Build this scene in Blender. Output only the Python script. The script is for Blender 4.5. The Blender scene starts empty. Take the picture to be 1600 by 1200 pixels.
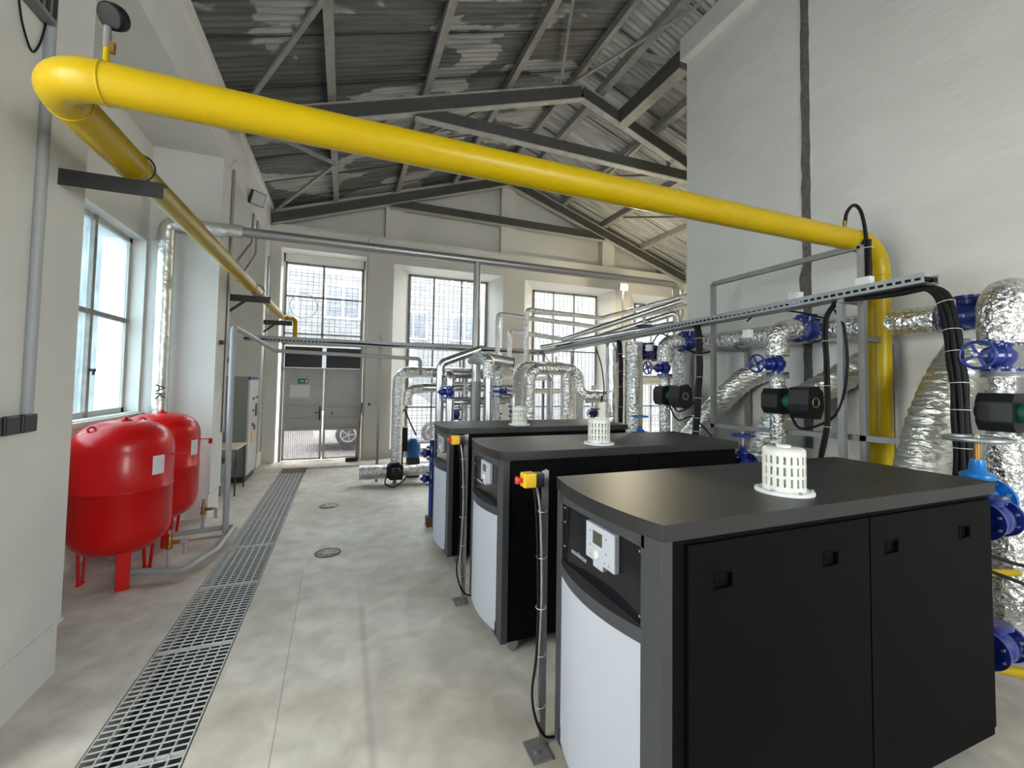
import bpy, math, random
from mathutils import Vector, Matrix
random.seed(7)
C = bpy.context.scene.collection
S = bpy.context.scene
PI = math.pi
V = Vector

# ------------------------------------------------------------------ camera
yaw, pitch, roll, F = .3710, .0408, .0166, 672.5
fw = V((math.sin(yaw)*math.cos(pitch), math.cos(yaw)*math.cos(pitch), math.sin(pitch)))
rt = V((math.cos(yaw), -math.sin(yaw), 0)); up = rt.cross(fw)
rt2 = math.cos(roll)*rt + math.sin(roll)*up; up2 = -math.sin(roll)*rt + math.cos(roll)*up
cd = bpy.data.cameras.new('camera'); cam = bpy.data.objects.new('camera', cd); C.objects.link(cam)
cd.sensor_width = 36; cd.lens = 36*F/1600; cd.shift_y = -30.5/1600; cd.clip_start = .02; cd.clip_end = 200
cam.matrix_world = Matrix(((rt2.x, up2.x, -fw.x, 0), (rt2.y, up2.y, -fw.y, 0), (rt2.z, up2.z, -fw.z, 1.9), (0, 0, 0, 1)))
S.camera = cam

# ------------------------------------------------------------------ world, light, exposure
w = bpy.data.worlds.new('world'); S.world = w; w.use_nodes = True
bg = w.node_tree.nodes['Background']; bg.inputs[0].default_value = (1, .985, .945, 1); bg.inputs[1].default_value = 7.0
S.view_settings.view_transform = 'Standard'; S.view_settings.look = 'None'
S.view_settings.exposure = 1.6; S.view_settings.gamma = 1; S.view_settings.use_curve_mapping = False
S.cycles.use_denoising = True; S.cycles.max_bounces = 10; S.cycles.diffuse_bounces = 6; S.cycles.glossy_bounces = 5
S.cycles.transparent_max_bounces = 16; S.cycles.sample_clamp_indirect = 6; S.cycles.caustics_reflective = False; S.cycles.caustics_refractive = False

def portal(name, loc, rot, sx, sy):
    l = bpy.data.lights.new(name, 'AREA'); l.shape = 'RECTANGLE'; l.size = sx; l.size_y = sy
    l.cycles.is_portal = True
    o = bpy.data.objects.new(name, l); o.location = loc; o.rotation_euler = rot; C.objects.link(o); return o
def area(name, loc, target, size, power, col):
    l = bpy.data.lights.new(name, 'AREA'); l.shape = 'RECTANGLE'; l.size = size[0]; l.size_y = size[1]
    l.energy = power; l.color = col
    o = bpy.data.objects.new(name, l); o.location = loc
    o.rotation_euler = (V(target)-V(loc)).to_track_quat('-Z', 'Y').to_euler(); C.objects.link(o); return o

# ------------------------------------------------------------------ materials
def mat(name, col, rough=.5, metal=0, bump=0, bscale=40, var=0, vscale=6, stretch=(1, 1, 1), coat=0, spec=.5, emit=None, estr=0):
    m = bpy.data.materials.new(name); m.use_nodes = True
    n, L = m.node_tree.nodes, m.node_tree.links; b = n['Principled BSDF']
    b.inputs['Base Color'].default_value = (*col, 1); b.inputs['Roughness'].default_value = rough
    b.inputs['Metallic'].default_value = metal; b.inputs['Coat Weight'].default_value = coat
    b.inputs['Specular IOR Level'].default_value = spec
    if emit: b.inputs['Emission Color'].default_value = (*emit, 1); b.inputs['Emission Strength'].default_value = estr
    tc = n.new('ShaderNodeTexCoord'); mp = n.new('ShaderNodeMapping'); mp.inputs[3].default_value = stretch
    L.new(tc.outputs['Object'], mp.inputs[0])
    if var:
        t = n.new('ShaderNodeTexNoise'); t.inputs['Scale'].default_value = vscale; t.inputs['Detail'].default_value = 6
        L.new(mp.outputs[0], t.inputs[0]); r = n.new('ShaderNodeMapRange')
        r.inputs[1].default_value = .3; r.inputs[2].default_value = .7; r.inputs[3].default_value = 1-var; r.inputs[4].default_value = 1+var
        L.new(t.outputs[0], r.inputs[0]); x = n.new('ShaderNodeMix'); x.data_type = 'RGBA'; x.blend_type = 'MULTIPLY'
        x.inputs[0].default_value = 1; x.inputs[6].default_value = (*col, 1); L.new(r.outputs[0], x.inputs[7]); L.new(x.outputs[2], b.inputs['Base Color'])
    if bump:
        t = n.new('ShaderNodeTexNoise'); t.inputs['Scale'].default_value = bscale; t.inputs['Detail'].default_value = 5
        L.new(mp.outputs[0], t.inputs[0]); bp = n.new('ShaderNodeBump'); bp.inputs['Strength'].default_value = bump
        bp.inputs['Distance'].default_value = .02; L.new(t.outputs[0], bp.inputs['Height']); L.new(bp.outputs[0], b.inputs['Normal'])
    return m
def foil(name, scale=22, strength=.9, rough=.22, col=(.80, .80, .80), st=(1, 1, 1)):
    m = mat(name, col, rough, 1); n, L = m.node_tree.nodes, m.node_tree.links; b = n['Principled BSDF']
    tc = n.new('ShaderNodeTexCoord'); mp = n.new('ShaderNodeMapping'); mp.inputs[3].default_value = st; L.new(tc.outputs['Object'], mp.inputs[0])
    v = n.new('ShaderNodeTexVoronoi'); v.inputs['Scale'].default_value = scale
    t = n.new('ShaderNodeTexNoise'); t.inputs['Scale'].default_value = scale*1.3; t.inputs['Detail'].default_value = 3; t.inputs['Distortion'].default_value = 1.2
    L.new(mp.outputs[0], v.inputs[0]); L.new(mp.outputs[0], t.inputs[0])
    a = n.new('ShaderNodeMath'); a.operation = 'ADD'; L.new(v.outputs[0], a.inputs[0]); L.new(t.outputs[0], a.inputs[1])
    bp = n.new('ShaderNodeBump'); bp.inputs['Strength'].default_value = strength; bp.inputs['Distance'].default_value = .018
    L.new(a.outputs[0], bp.inputs['Height']); L.new(bp.outputs[0], b.inputs['Normal'])
    return m
M = {}
M['wall'] = mat('white_plaster', (.70, .69, .66), .85, bump=.12, bscale=9, var=.04, vscale=1.3)
M['wall2'] = mat('white_rough_plaster', (.70, .695, .66), .85, bump=.35, bscale=5, var=.05, vscale=1.5, stretch=(1, 1, 2))
M['reveal'] = mat('white_smooth_plaster', (.80, .80, .78), .8)
M['steel'] = mat('grey_painted_steel', (.20, .195, .19), .5, .2, bump=.05, var=.1)
M['truss'] = mat('grey_truss_paint', (.085, .083, .08), .55, .1, var=.12, vscale=5)
M['flange'] = mat('pale_flange_paint', (.40, .39, .36), .6, var=.15, vscale=6)
M['purlin'] = mat('beige_grey_purlin', (.27, .26, .24), .6, 0, var=.15, vscale=7)
M['black'] = mat('black_plastic', (.012, .012, .014), .38)
M['cable'] = mat('black_cable', (.007, .007, .008), .55, spec=.25)
M['yellow'] = mat('yellow_gas_paint', (.48, .33, .002), .34, var=.05, vscale=3, bump=.04, bscale=25, spec=.28)
M['red'] = mat('red_tank_paint', (.60, .003, .005), .30, coat=.12, spec=.35)
M['char'] = mat('charcoal_powder_coat', (.0035, .0035, .0040), .6, spec=.06, bump=.05, bscale=300)
M['chartop'] = mat('charcoal_top_sheet', (.015, .015, .015), .44, spec=.5, bump=.03, bscale=300, var=.08, vscale=9)
M['front'] = mat('grey_front_frame', (.046, .048, .056), .45, bump=.04, bscale=300)
M['whitep'] = mat('white_front_panel', (.44, .47, .54), .42)
M['whitepl'] = mat('white_plastic', (.74, .75, .70), .4)
M['whitepaint'] = mat('white_paint', (.75, .77, .80), .4)
M['gloss'] = mat('black_glossy_panel', (.006, .006, .008), .12)
M['blue'] = mat('dark_blue_valve_paint', (.008, .022, .21), .28, coat=.3)
M['blue2'] = mat('bright_blue_valve_paint', (.01, .18, .55), .3, coat=.2)
M['grate'] = mat('grating_zinc', (.72, .74, .75), .5, .3)
M['galv'] = mat('galvanized_steel', (.42, .44, .45), .42, .75, var=.12, vscale=14)
M['tray'] = mat('cable_tray_zinc', (.36, .38, .39), .5, .5)
M['post'] = mat('grey_post_steel', (.30, .30, .30), .5, .35, var=.1)
M['bare'] = mat('bare_aluminium_cladding', (.62, .62, .63), .30, 1, bump=.1, bscale=6)
M['dim'] = mat('dull_zinc_pipe', (.40, .39, .39), .40, .8)
M['grey'] = mat('grey_painted_pipe', (.36, .38, .40), .45)
M['brass'] = mat('brass', (.42, .24, .06), .35, .9)
M['foil'] = foil('crumpled_foil', 24, .75)
M['foilw'] = foil('white_foil_jacket', 9, .35, .36, (.72, .72, .70))
M['foil2'] = foil('crumpled_foil_fine', 34, .6, .26)
M['duct'] = foil('wrinkled_foil_duct', 12, .7, .32, (.78, .78, .74), (1, 1, 2.6))
M['smooth'] = foil('smooth_foil_jacket', 7, .35, .25, (.80, .80, .81))
M['lamp'] = mat('lit_lamp', (1, 1, .9), .3, emit=(1, .93, .62), estr=30)
M['lampoff'] = mat('unlit_lamp_glass', (.5, .52, .55), .2)
M['green'] = mat('green_motor', (.01, .12, .09), .4)
M['greensign'] = mat('green_sign', (.02, .17, .06), .5)
M['paper'] = mat('paper', (.72, .73, .76), .6)
M['estop'] = mat('yellow_box', (.75, .45, .01), .4)
M['estopred'] = mat('red_button', (.65, .03, .02), .35)
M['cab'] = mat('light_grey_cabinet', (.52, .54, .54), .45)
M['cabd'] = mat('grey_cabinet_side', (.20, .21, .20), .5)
M['door'] = mat('grey_steel_door', (.46, .465, .46), .5, .1, var=.06, vscale=4)
M['dark'] = mat('dark_sheet', (.035, .035, .037), .5)
M['wood'] = mat('pale_table_top', (.55, .50, .38), .55, var=.08)
M['winframe'] = mat('window_frame_paint', (.25, .24, .22), .6, var=.2, vscale=10)
M['winframe2'] = mat('pale_window_frame', (.50, .49, .46), .6)
M['rope'] = mat('rusty_iron', (.16, .08, .05), .8, var=.3)
M['redb'] = mat('red_plastic', (.6, .02, .01), .4)
M['lcd'] = mat('lcd_screen', (.07, .08, .05), .2)
M['pit'] = mat('drain_pit', (.02, .025, .03), .8)
M['ext'] = mat('exterior_render', (.075, .08, .088), .8)
M['extw'] = mat('exterior_window_blue', (.022, .032, .05), .3)
M['pave'] = mat('exterior_paving', (.05, .043, .046), .8, var=.25, vscale=8)
M['brown'] = mat('brown_box', (.25, .17, .09), .8)

def concrete():
    m = mat('concrete_floor', (.33, .31, .28), .55); n, L = m.node_tree.nodes, m.node_tree.links; b = n['Principled BSDF']
    tc = n.new('ShaderNodeTexCoord')
    def noise(s, d, dist=0):
        t = n.new('ShaderNodeTexNoise'); t.inputs['Scale'].default_value = s; t.inputs['Detail'].default_value = d; t.inputs['Distortion'].default_value = dist
        L.new(tc.outputs['Object'], t.inputs[0]); return t
    a = noise(.8, 10, .25); r = n.new('ShaderNodeValToRGB'); e = r.color_ramp.elements
    e[0].position = .32; e[0].color = (.46, .42, .35, 1); e[1].position = .66; e[1].color = (.70, .675, .63, 1)
    L.new(a.outputs[0], r.inputs[0])
    c = noise(5, 12, .3); r2 = n.new('ShaderNodeMapRange'); r2.inputs[1].default_value = .3; r2.inputs[2].default_value = .75; r2.inputs[3].default_value = .80; r2.inputs[4].default_value = 1.16
    L.new(c.outputs[0], r2.inputs[0]); x = n.new('ShaderNodeMix'); x.data_type = 'RGBA'; x.blend_type = 'MULTIPLY'; x.inputs[0].default_value = 1
    L.new(r.outputs[0], x.inputs[6]); L.new(r2.outputs[0], x.inputs[7])
    # the long dark trowel stripe and the fine joint line
    sp = n.new('ShaderNodeSeparateXYZ'); L.new(tc.outputs['Object'], sp.inputs[0])
    def stripe(x0, k, wd, amt, prev, y0, y1):
        ma = n.new('ShaderNodeMath'); ma.operation = 'MULTIPLY_ADD'; ma.inputs[1].default_value = -k; L.new(sp.outputs[1], ma.inputs[0]); L.new(sp.outputs[0], ma.inputs[2])
        s1 = n.new('ShaderNodeMath'); s1.operation = 'SUBTRACT'; L.new(ma.outputs[0], s1.inputs[0]); s1.inputs[1].default_value = x0
        ab = n.new('ShaderNodeMath'); ab.operation = 'ABSOLUTE'; L.new(s1.outputs[0], ab.inputs[0])
        mr = n.new('ShaderNodeMapRange'); mr.inputs[1].default_value = 0; mr.inputs[2].default_value = wd; mr.inputs[3].default_value = amt; mr.inputs[4].default_value = 0; L.new(ab.outputs[0], mr.inputs[0])
        g = n.new('ShaderNodeMapRange'); g.inputs[1].default_value = y0; g.inputs[2].default_value = y1; g.inputs[3].default_value = 1; g.inputs[4].default_value = 0; L.new(sp.outputs[1], g.inputs[0])
        mm = n.new('ShaderNodeMath'); mm.operation = 'MULTIPLY'; L.new(mr.outputs[0], mm.inputs[0]); L.new(g.outputs[0], mm.inputs[1])
        y = n.new('ShaderNodeMix'); y.data_type = 'RGBA'; y.inputs[7].default_value = (.13, .13, .13, 1); L.new(mm.outputs[0], y.inputs[0]); L.new(prev, y.inputs[6]); return y.outputs[2]
    o = stripe(.19, 0.0, .035, .30, x.outputs[2], 3.7, 4.3)
    o = stripe(-.25, -.015, .006, .6, o, 4.5, 5.0)
    L.new(o, b.inputs['Base Color'])
    bp = n.new('ShaderNodeBump'); bp.inputs['Strength'].default_value = .25; bp.inputs['Distance'].default_value = .01; L.new(c.outputs[0], bp.inputs['Height']); L.new(bp.outputs[0], b.inputs['Normal'])
    rr = n.new('ShaderNodeMapRange'); rr.inputs[3].default_value = .38; rr.inputs[4].default_value = .7; L.new(a.outputs[0], rr.inputs[0]); L.new(rr.outputs[0], b.inputs['Roughness'])
    return m
M['floor'] = concrete()
def roofmat():
    m = mat('weathered_corrugated_sheet', (.1, .1, .1), .7); n, L = m.node_tree.nodes, m.node_tree.links; b = n['Principled BSDF']
    tc = n.new('ShaderNodeTexCoord')
    def noise(st, s, d, dist=0):
        mp = n.new('ShaderNodeMapping'); mp.inputs[3].default_value = st; L.new(tc.outputs['Object'], mp.inputs[0])
        t = n.new('ShaderNodeTexNoise'); t.inputs['Scale'].default_value = s; t.inputs['Detail'].default_value = d; t.inputs['Distortion'].default_value = dist
        L.new(mp.outputs[0], t.inputs[0]); return t
    a = noise((.8, 1.6, 1), .8, 4, .5); r = n.new('ShaderNodeValToRGB'); e = r.color_ramp.elements
    e[0].position = .525; e[0].color = (0, 0, 0, 1); e[1].position = .54; e[1].color = (1, 1, 1, 1); L.new(a.outputs[0], r.inputs[0])
    c = noise((.5, 9, 1), 2.0, 4); r2 = n.new('ShaderNodeValToRGB'); e = r2.color_ramp.elements
    e[0].position = .35; e[0].color = (.075, .075, .070, 1); e[1].position = .7; e[1].color = (.16, .16, .155, 1); L.new(c.outputs[0], r2.inputs[0])
    c2 = noise((.7, 8, 1), 2.0, 5); r3 = n.new('ShaderNodeValToRGB'); e = r3.color_ramp.elements
    e[0].position = .38; e[0].color = (.26, .26, .25, 1); e[1].position = .62; e[1].color = (.40, .40, .385, 1); L.new(c2.outputs[0], r3.inputs[0])
    x = n.new('ShaderNodeMix'); x.data_type = 'RGBA'; L.new(r.outputs[0], x.inputs[0]); L.new(r2.outputs[0], x.inputs[6]); L.new(r3.outputs[0], x.inputs[7])
    L.new(x.outputs[2], b.inputs['Base Color']); return m
M['roof'] = roofmat(); M['roof2'] = mat('pale_weathered_sheet', (.36, .36, .35), .7, var=.35, vscale=2, stretch=(.5, 6, 1))
def glass(name, tr, frost, tint):
    m = bpy.data.materials.new(name); m.use_nodes = True; n, L = m.node_tree.nodes, m.node_tree.links; n.clear()
    o = n.new('ShaderNodeOutputMaterial'); t = n.new('ShaderNodeBsdfTransparent'); t.inputs[0].default_value = (*tr, 1)
    d = n.new('ShaderNodeBsdfTranslucent'); d.inputs[0].default_value = (*tint, 1); g = n.new('ShaderNodeBsdfGlossy'); g.inputs['Roughness'].default_value = .05
    x = n.new('ShaderNodeMixShader'); y = n.new('ShaderNodeMixShader'); x.inputs[0].default_value = frost; y.inputs[0].default_value = .05
    tc = n.new('ShaderNodeTexCoord'); no = n.new('ShaderNodeTexNoise'); no.inputs['Scale'].default_value = 3; no.inputs['Detail'].default_value = 5; L.new(tc.outputs['Object'], no.inputs[0])
    r = n.new('ShaderNodeMapRange'); r.inputs[1].default_value = .3; r.inputs[2].default_value = .7; r.inputs[3].default_value = frost*.6; r.inputs[4].default_value = min(1, frost*1.3); L.new(no.outputs[0], r.inputs[0]); L.new(r.outputs[0], x.inputs[0])
    L.new(t.outputs[0], x.inputs[1]); L.new(d.outputs[0], x.inputs[2]); L.new(x.outputs[0], y.inputs[1]); L.new(g.outputs[0], y.inputs[2]); L.new(y.outputs[0], o.inputs[0]); return m
M['glass'] = glass('dusty_window_glass', (.92, .95, .97), .05, (.85, .88, .92))
M['glass3'] = glass('dirty_dimmed_glass', (.44, .52, .56), .10, (.5, .58, .62))  # dirty glass, its tint darkened further to hold back the daylight
M['glass2'] = glass('milky_window_glass', (.90, .92, .92), .20, (.88, .9, .9))
def backdrop():  # streaky tones for the added backdrop behind the left window
    m = mat('streaked_backdrop', (.5, .5, .5), .8); n, L = m.node_tree.nodes, m.node_tree.links; b = n['Principled BSDF']
    tc = n.new('ShaderNodeTexCoord'); mp = n.new('ShaderNodeMapping'); mp.inputs[3].default_value = (1, 3.4, .9); L.new(tc.outputs['Object'], mp.inputs[0])
    t = n.new('ShaderNodeTexNoise'); t.inputs['Scale'].default_value = 1.5; t.inputs['Detail'].default_value = 8; t.inputs['Distortion'].default_value = .8; L.new(mp.outputs[0], t.inputs[0])
    r = n.new('ShaderNodeValToRGB'); e = r.color_ramp.elements; e[0].position = .36; e[0].color = (.015, .02, .022, 1); e[1].position = .66; e[1].color = (.22, .26, .28, 1)
    L.new(t.outputs[0], r.inputs[0]); L.new(r.outputs[0], b.inputs['Base Color']); return m
M['backdrop'] = backdrop()

# ------------------------------------------------------------------ mesh helpers
class MB:
    def __init__(s): s.v = []; s.f = []; s.s = []
    def add(s, vs, fs, smooth=False):
        o = len(s.v); s.v += [tuple(v) for v in vs]; s.f += [tuple(i+o for i in f) for f in fs]; s.s += [smooth]*len(fs); return s
    def box(s, x0, x1, y0, y1, z0, z1):
        vs = [(x, y, z) for x in (x0, x1) for y in (y0, y1) for z in (z0, z1)]
        return s.add(vs, [(0, 1, 3, 2), (4, 6, 7, 5), (0, 4, 5, 1), (2, 3, 7, 6), (0, 2, 6, 4), (1, 5, 7, 3)])
    def obox(s, c, ax, ay, az):  # oriented box from centre and half-axis vectors
        c, ax, ay, az = V(c), V(ax), V(ay), V(az)
        vs = [c+i*ax+j*ay+k*az for i in (-1, 1) for j in (-1, 1) for k in (-1, 1)]
        return s.add(vs, [(0, 1, 3, 2), (4, 6, 7, 5), (0, 4, 5, 1), (2, 3, 7, 6), (0, 2, 6, 4), (1, 5, 7, 3)])
    def beam(s, a, b, wd, ht, upv=(0, 0, 1)):
        a, b = V(a), V(b); d = (b-a); L = d.length; d.normalize(); u = V(upv)
        if abs(d.dot(u)) > .99: u = V((0, 1, 0))
        x = d.cross(u).normalized(); u = x.cross(d)
        return s.obox((a+b)/2, d*L/2, x*wd/2, u*ht/2)
    def prism(s, pts, axis, a, b, smooth=False):  # 2D polygon pts swept along an axis
        def P(p, t): return {'x': (t, p[0], p[1]), 'y': (p[0], t, p[1]), 'z': (p[0], p[1], t)}[axis]
        n = len(pts); vs = [P(p, a) for p in pts]+[P(p, b) for p in pts]
        s.add(vs, [tuple(range(n))[::-1], tuple(range(n, 2*n))]); 
        return s.add(vs, [(i, (i+1) % n, n+(i+1) % n, n+i) for i in range(n)], smooth)
    def rings(s, rs, smooth=True, caps=True, closed=False):
        n = len(rs[0]); vs = [p for r in rs for p in r]; fs = []
        for k in range(len(rs)-1+(1 if closed else 0)):
            k2 = (k+1) % len(rs)
            fs += [(k*n+i, k*n+(i+1) % n, k2*n+(i+1) % n, k2*n+i) for i in range(n)]
        s.add(vs, fs, smooth)
        if caps and not closed: s.add(rs[0], [tuple(range(n))[::-1]]); s.add(rs[-1], [tuple(range(n))])
        return s
    def cyl(s, a, b, r, n=16, r2=None, caps=True):
        return s.tube([a, b], r, n, r2=r2, caps=caps)
    def tube(s, pts, r, n=16, r2=None, caps=True, rad=None, wob=0):
        pts = [V(p) for p in pts]; rs = []; d0 = (pts[1]-pts[0]).normalized()
        u = V((0, 0, 1)) if abs(d0.z) < .9 else V((1, 0, 0)); x = d0.cross(u).normalized()
        for i, p in enumerate(pts):
            if i == 0: d = pts[1]-p
            elif i == len(pts)-1: d = p-pts[i-1]
            else: d = (pts[i+1]-p).normalized()+(p-pts[i-1]).normalized()
            d.normalize(); x = (x-d*x.dot(d)).normalized(); y = d.cross(x)
            q = r if r2 is None else r+(r2-r)*i/(len(pts)-1)
            if rad: q = rad[i]
            rs.append([p+(x*math.cos(t)+y*math.sin(t))*q*(1+wob*(random.random()-.5)) for t in [2*PI*k/n for k in range(n)]])
        return s.rings(rs, caps=caps)
    def lathe(s, prof, c=(0, 0, 0), axis=(0, 0, 1), n=24, caps=True):
        a = V(axis).normalized(); u = V((1, 0, 0)) if abs(a.x) < .9 else V((0, 1, 0)); x = a.cross(u).normalized(); y = a.cross(x); c = V(c)
        return s.rings([[c+a*h+(x*math.cos(t)+y*math.sin(t))*max(r, 1e-4) for t in [2*PI*k/n for k in range(n)]] for r, h in prof], caps=caps)
    def torus(s, c, axis, R, r, n=28, m=8):
        a = V(axis).normalized(); u = V((1, 0, 0)) if abs(a.x) < .9 else V((0, 1, 0)); x = a.cross(u).normalized(); y = a.cross(x); c = V(c); rs = []
        for k in range(n):
            t = 2*PI*k/n; e = x*math.cos(t)+y*math.sin(t)
            rs.append([c+e*(R+r*math.cos(q))+a*r*math.sin(q) for q in [2*PI*j/m for j in range(m)]])
        return s.rings(rs, closed=True)
    def build(s, name, m, parent=None, bevel=0):
        me = bpy.data.meshes.new(name); me.from_pydata(s.v, [], s.f); me.validate()
        if len(me.polygons) == len(s.s): me.polygons.foreach_set('use_smooth', s.s)
        import bmesh
        b = bmesh.new(); b.from_mesh(me); bmesh.ops.recalc_face_normals(b, faces=b.faces); b.to_mesh(me); b.free()
        me.materials.append(M[m] if isinstance(m, str) else m); o = bpy.data.objects.new(name, me); C.objects.link(o)
        if parent: o.parent = parent
        if bevel:
            bv = o.modifiers.new('bevel', 'BEVEL'); bv.width = bevel; bv.segments = 2; bv.limit_method = 'ANGLE'
        return o
def fillet(pts, R, n=8):
    pts = [V(p) for p in pts]; out = [pts[0]]
    for i in range(1, len(pts)-1):
        a, b, c = pts[i-1], pts[i], pts[i+1]; u = (a-b); w_ = (c-b)
        u.normalize(); w_.normalize()
        ang = u.angle(w_)
        if ang > 3.1: out.append(b); continue
        r_ = R[i-1] if isinstance(R, (list, tuple)) else R
        t = min(r_/math.tan(ang/2), (a-b).length*.49 if i > 1 else (a-b).length*.98, (c-b).length*.49 if i < len(pts)-2 else (c-b).length*.98)
        rr = t*math.tan(ang/2); ctr = b+(u+w_).normalized()*(rr/math.sin(ang/2)); p0 = b+u*t; p1 = b+w_*t
        e0 = (p0-ctr).normalized(); e1 = (p1-ctr).normalized(); th = e0.angle(e1)
        for k in range(n+1):
            f = k/n; out.append(ctr+(e0*math.sin((1-f)*th)+e1*math.sin(f*th))/math.sin(th)*rr)
    out.append(pts[-1]); return out
def spline(pts, n=8):
    P = [V(p) for p in pts]; P = [P[0]*2-P[1]]+P+[P[-1]*2-P[-2]]; out = []
    for i in range(1, len(P)-2):
        for k in range(n):
            t = k/n; a, b, c, d = P[i-1:i+3]
            out.append(.5*((2*b)+(c-a)*t+(2*a-5*b+4*c-d)*t*t+(3*b-a-3*c+d)*t**3))
    out.append(P[-2]); return out
def text_mesh(name, cu):
    q = bpy.data.objects.new(name+'_curve', cu); C.objects.link(q); me = bpy.data.meshes.new_from_object(q.evaluated_get(bpy.context.evaluated_depsgraph_get()))
    bpy.data.objects.remove(q); me.name = name; o = bpy.data.objects.new(name, me); C.objects.link(o); return o
def tag(o, label, cat, group=None, kind=None):
    o['label'] = label; o['category'] = cat
    if group: o['group'] = group
    if kind: o['kind'] = kind
    return o
def struct(o): o['kind'] = 'structure'; return o
def thing(name, label, cat, loc=(0, 0, 0), rz=0, group=None):
    o = bpy.data.objects.new(name, None); C.objects.link(o); o.location = loc; o.rotation_euler = (0, 0, rz); o.empty_display_size = .1
    return tag(o, label, cat, group)
def dup(o, parent=None):
    c = o.copy(); C.objects.link(c)
    if parent: c.parent = parent
    for ch in list(o.children): dup(ch, c)
    return c

# ------------------------------------------------------------------ room shell
XL, XR, YB, YF = -1.65, 10.25, 11.0, -4.5
XN = -2.45; RIDGE = 4.06
def zr(x): return 5.86+.34*(x+1.5) if x <= RIDGE else 5.86+.34*(RIDGE*2-x+1.5)
struct(MB().box(-2.9, 10.7, -5, 11.5, -.25, -.21).build('floor', 'floor'))
# floor slab pieces round the drain channel
GX0, GX1, GY0, GY1 = -1.16, -.68, -4.4, 10.25
fl = MB(); fl.box(-2.9, GX0, -5, 11.5, -.2, 0); fl.box(GX1, 10.7, -5, 10.03, -.2, 0); fl.box(GX1, 10.7, 10.25, 11.5, -.2, 0); fl.box(2.6, 10.7, 10.03, 10.25, -.2, 0)
fl.box(GX0, GX1, 10.25, 11.5, -.2, 0); fl.box(GX0, GX1, -5, GY0, -.2, 0)
struct(fl.build('floor', 'floor'))

def wall_with_holes(name, plane, p0, p1, u0, u1, z0, z1, holes, m='wall', ztop=None):
    """plane 'x' or 'y'; slab from p0 to p1 in thickness; holes (u0,u1,z0,z1)."""
    mb = MB(); us = sorted({u0, u1}|{h[0] for h in holes}|{h[1] for h in holes})
    for a, b in zip(us, us[1:]):
        hs = sorted([(h[2], h[3]) for h in holes if h[0] <= a+1e-6 and h[1] >= b-1e-6]); z = z0
        for h0, h1 in hs+[(z1, z1)]:
            if h0 > z+1e-6:
                mb.box(p0, p1, a, b, z, h0) if plane == 'x' else mb.box(a, b, p0, p1, z, h0)
            z = max(z, h1)
    return struct(mb.build(name, m))
# back wall (holes: door+window 1, windows 2..4)
W1 = (-1.42, .42, 0, 4.90); WB = [(1.08, 3.98, .2, 4.80), (4.62, 7.62, .2, 4.76), (8.20, 10.1, .2, 4.70)]
WI = [(1.52, 3.68, .25, 4.70), (5.10, 7.27, .25, 4.62), (8.7, 10.05, .25, 4.52)]; WD = .5
wall_with_holes('wall_back', 'y', YB, YB+WD+.1, -2.9, XR+.4, 0, 5.42, [W1]+WB)
g = MB(); pts = [(-2.9, 5.42), (XR+.4, 5.42), (XR+.4, zr(XR)+.02), (RIDGE, zr(RIDGE)+.02), (-2.0, zr(-2.0)+.02), (-2.9, zr(-2.9))]
g.prism(pts, 'y', YB+.2, YB+.5); struct(g.build('wall_back_gable', 'wall'))
g = MB().box(-1.6, XR, YB-.03, YB+.22, 5.36, 5.43); struct(g.build('trim_1', 'wall'))
pl = MB()
for x0, x1 in ((.47, .98),): pl.box(x0, x1, YB-.10, YB, 0, 5.36)
struct(pl.build('wall_back_pilaster', 'wall'))
for k, x0 in enumerate((.85, 3.9, 7.15)):
    struct(MB().box(x0, x0+.42, YB-.0, YB+.20, 5.43, zr(x0+.2)-.15 if k != 1 else 7.4).build('wall_back_stub', 'wall'))
# front wall behind the camera, its window added to bring in fill light
fill_win = [(1.8, 4.2, 1.4, 4.4)]
wall_with_holes('wall_front', 'y', YF-.4, YF, -2.9, 5.2, 0, 5.42, fill_win)
g = MB(); g.prism([(-2.9, 5.42), (5.2, 5.42), (5.2, zr(5.2)), (RIDGE, zr(RIDGE)), (-2.9, zr(-2.9))], 'y', YF-.4, YF); struct(g.build('wall_front_gable', 'wall'))
# left wall: deep niches between pilasters
NICHE = [(-3.9, -.9), (-.25, 3.02-.0)]
NZ = 4.95
niches = [(-4.1, -.85), (-.55, 2.6), (3.68, 6.95), (7.5, 10.42)]
lwin = [(a+.5, b-.62, 1.1, 3.7) for a, b in niches[1:2]]+[(4.25, 6.90, 1.44, 3.66)]  # first opening is an unseen window added for fill daylight
wall_with_holes('wall_left', 'x', XN-.45, XN, -5, YB+.4, 0, NZ, lwin)
pil = MB(); y = YF
for a, b in niches+[(YB, YB)]:
    pil.box(XN, XL, y, a, .34, NZ); pil.box(XN, XL-.015, y, a, 0, .32); pil.box(XN, XL+.008, y, a+(.012 if a < YB else 0), .32, .34); y = b
struct(pil.build('wall_left_pilasters', 'wall'))
struct(MB().box(-2.9, XL, -5, YB+.1, NZ, 5.85).build('wall_left_upper', 'wall'))
struct(wall_with_holes('wall_right', 'x', XR, XR+.4, 5, YB+.4, 0, 5.85, []))
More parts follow.
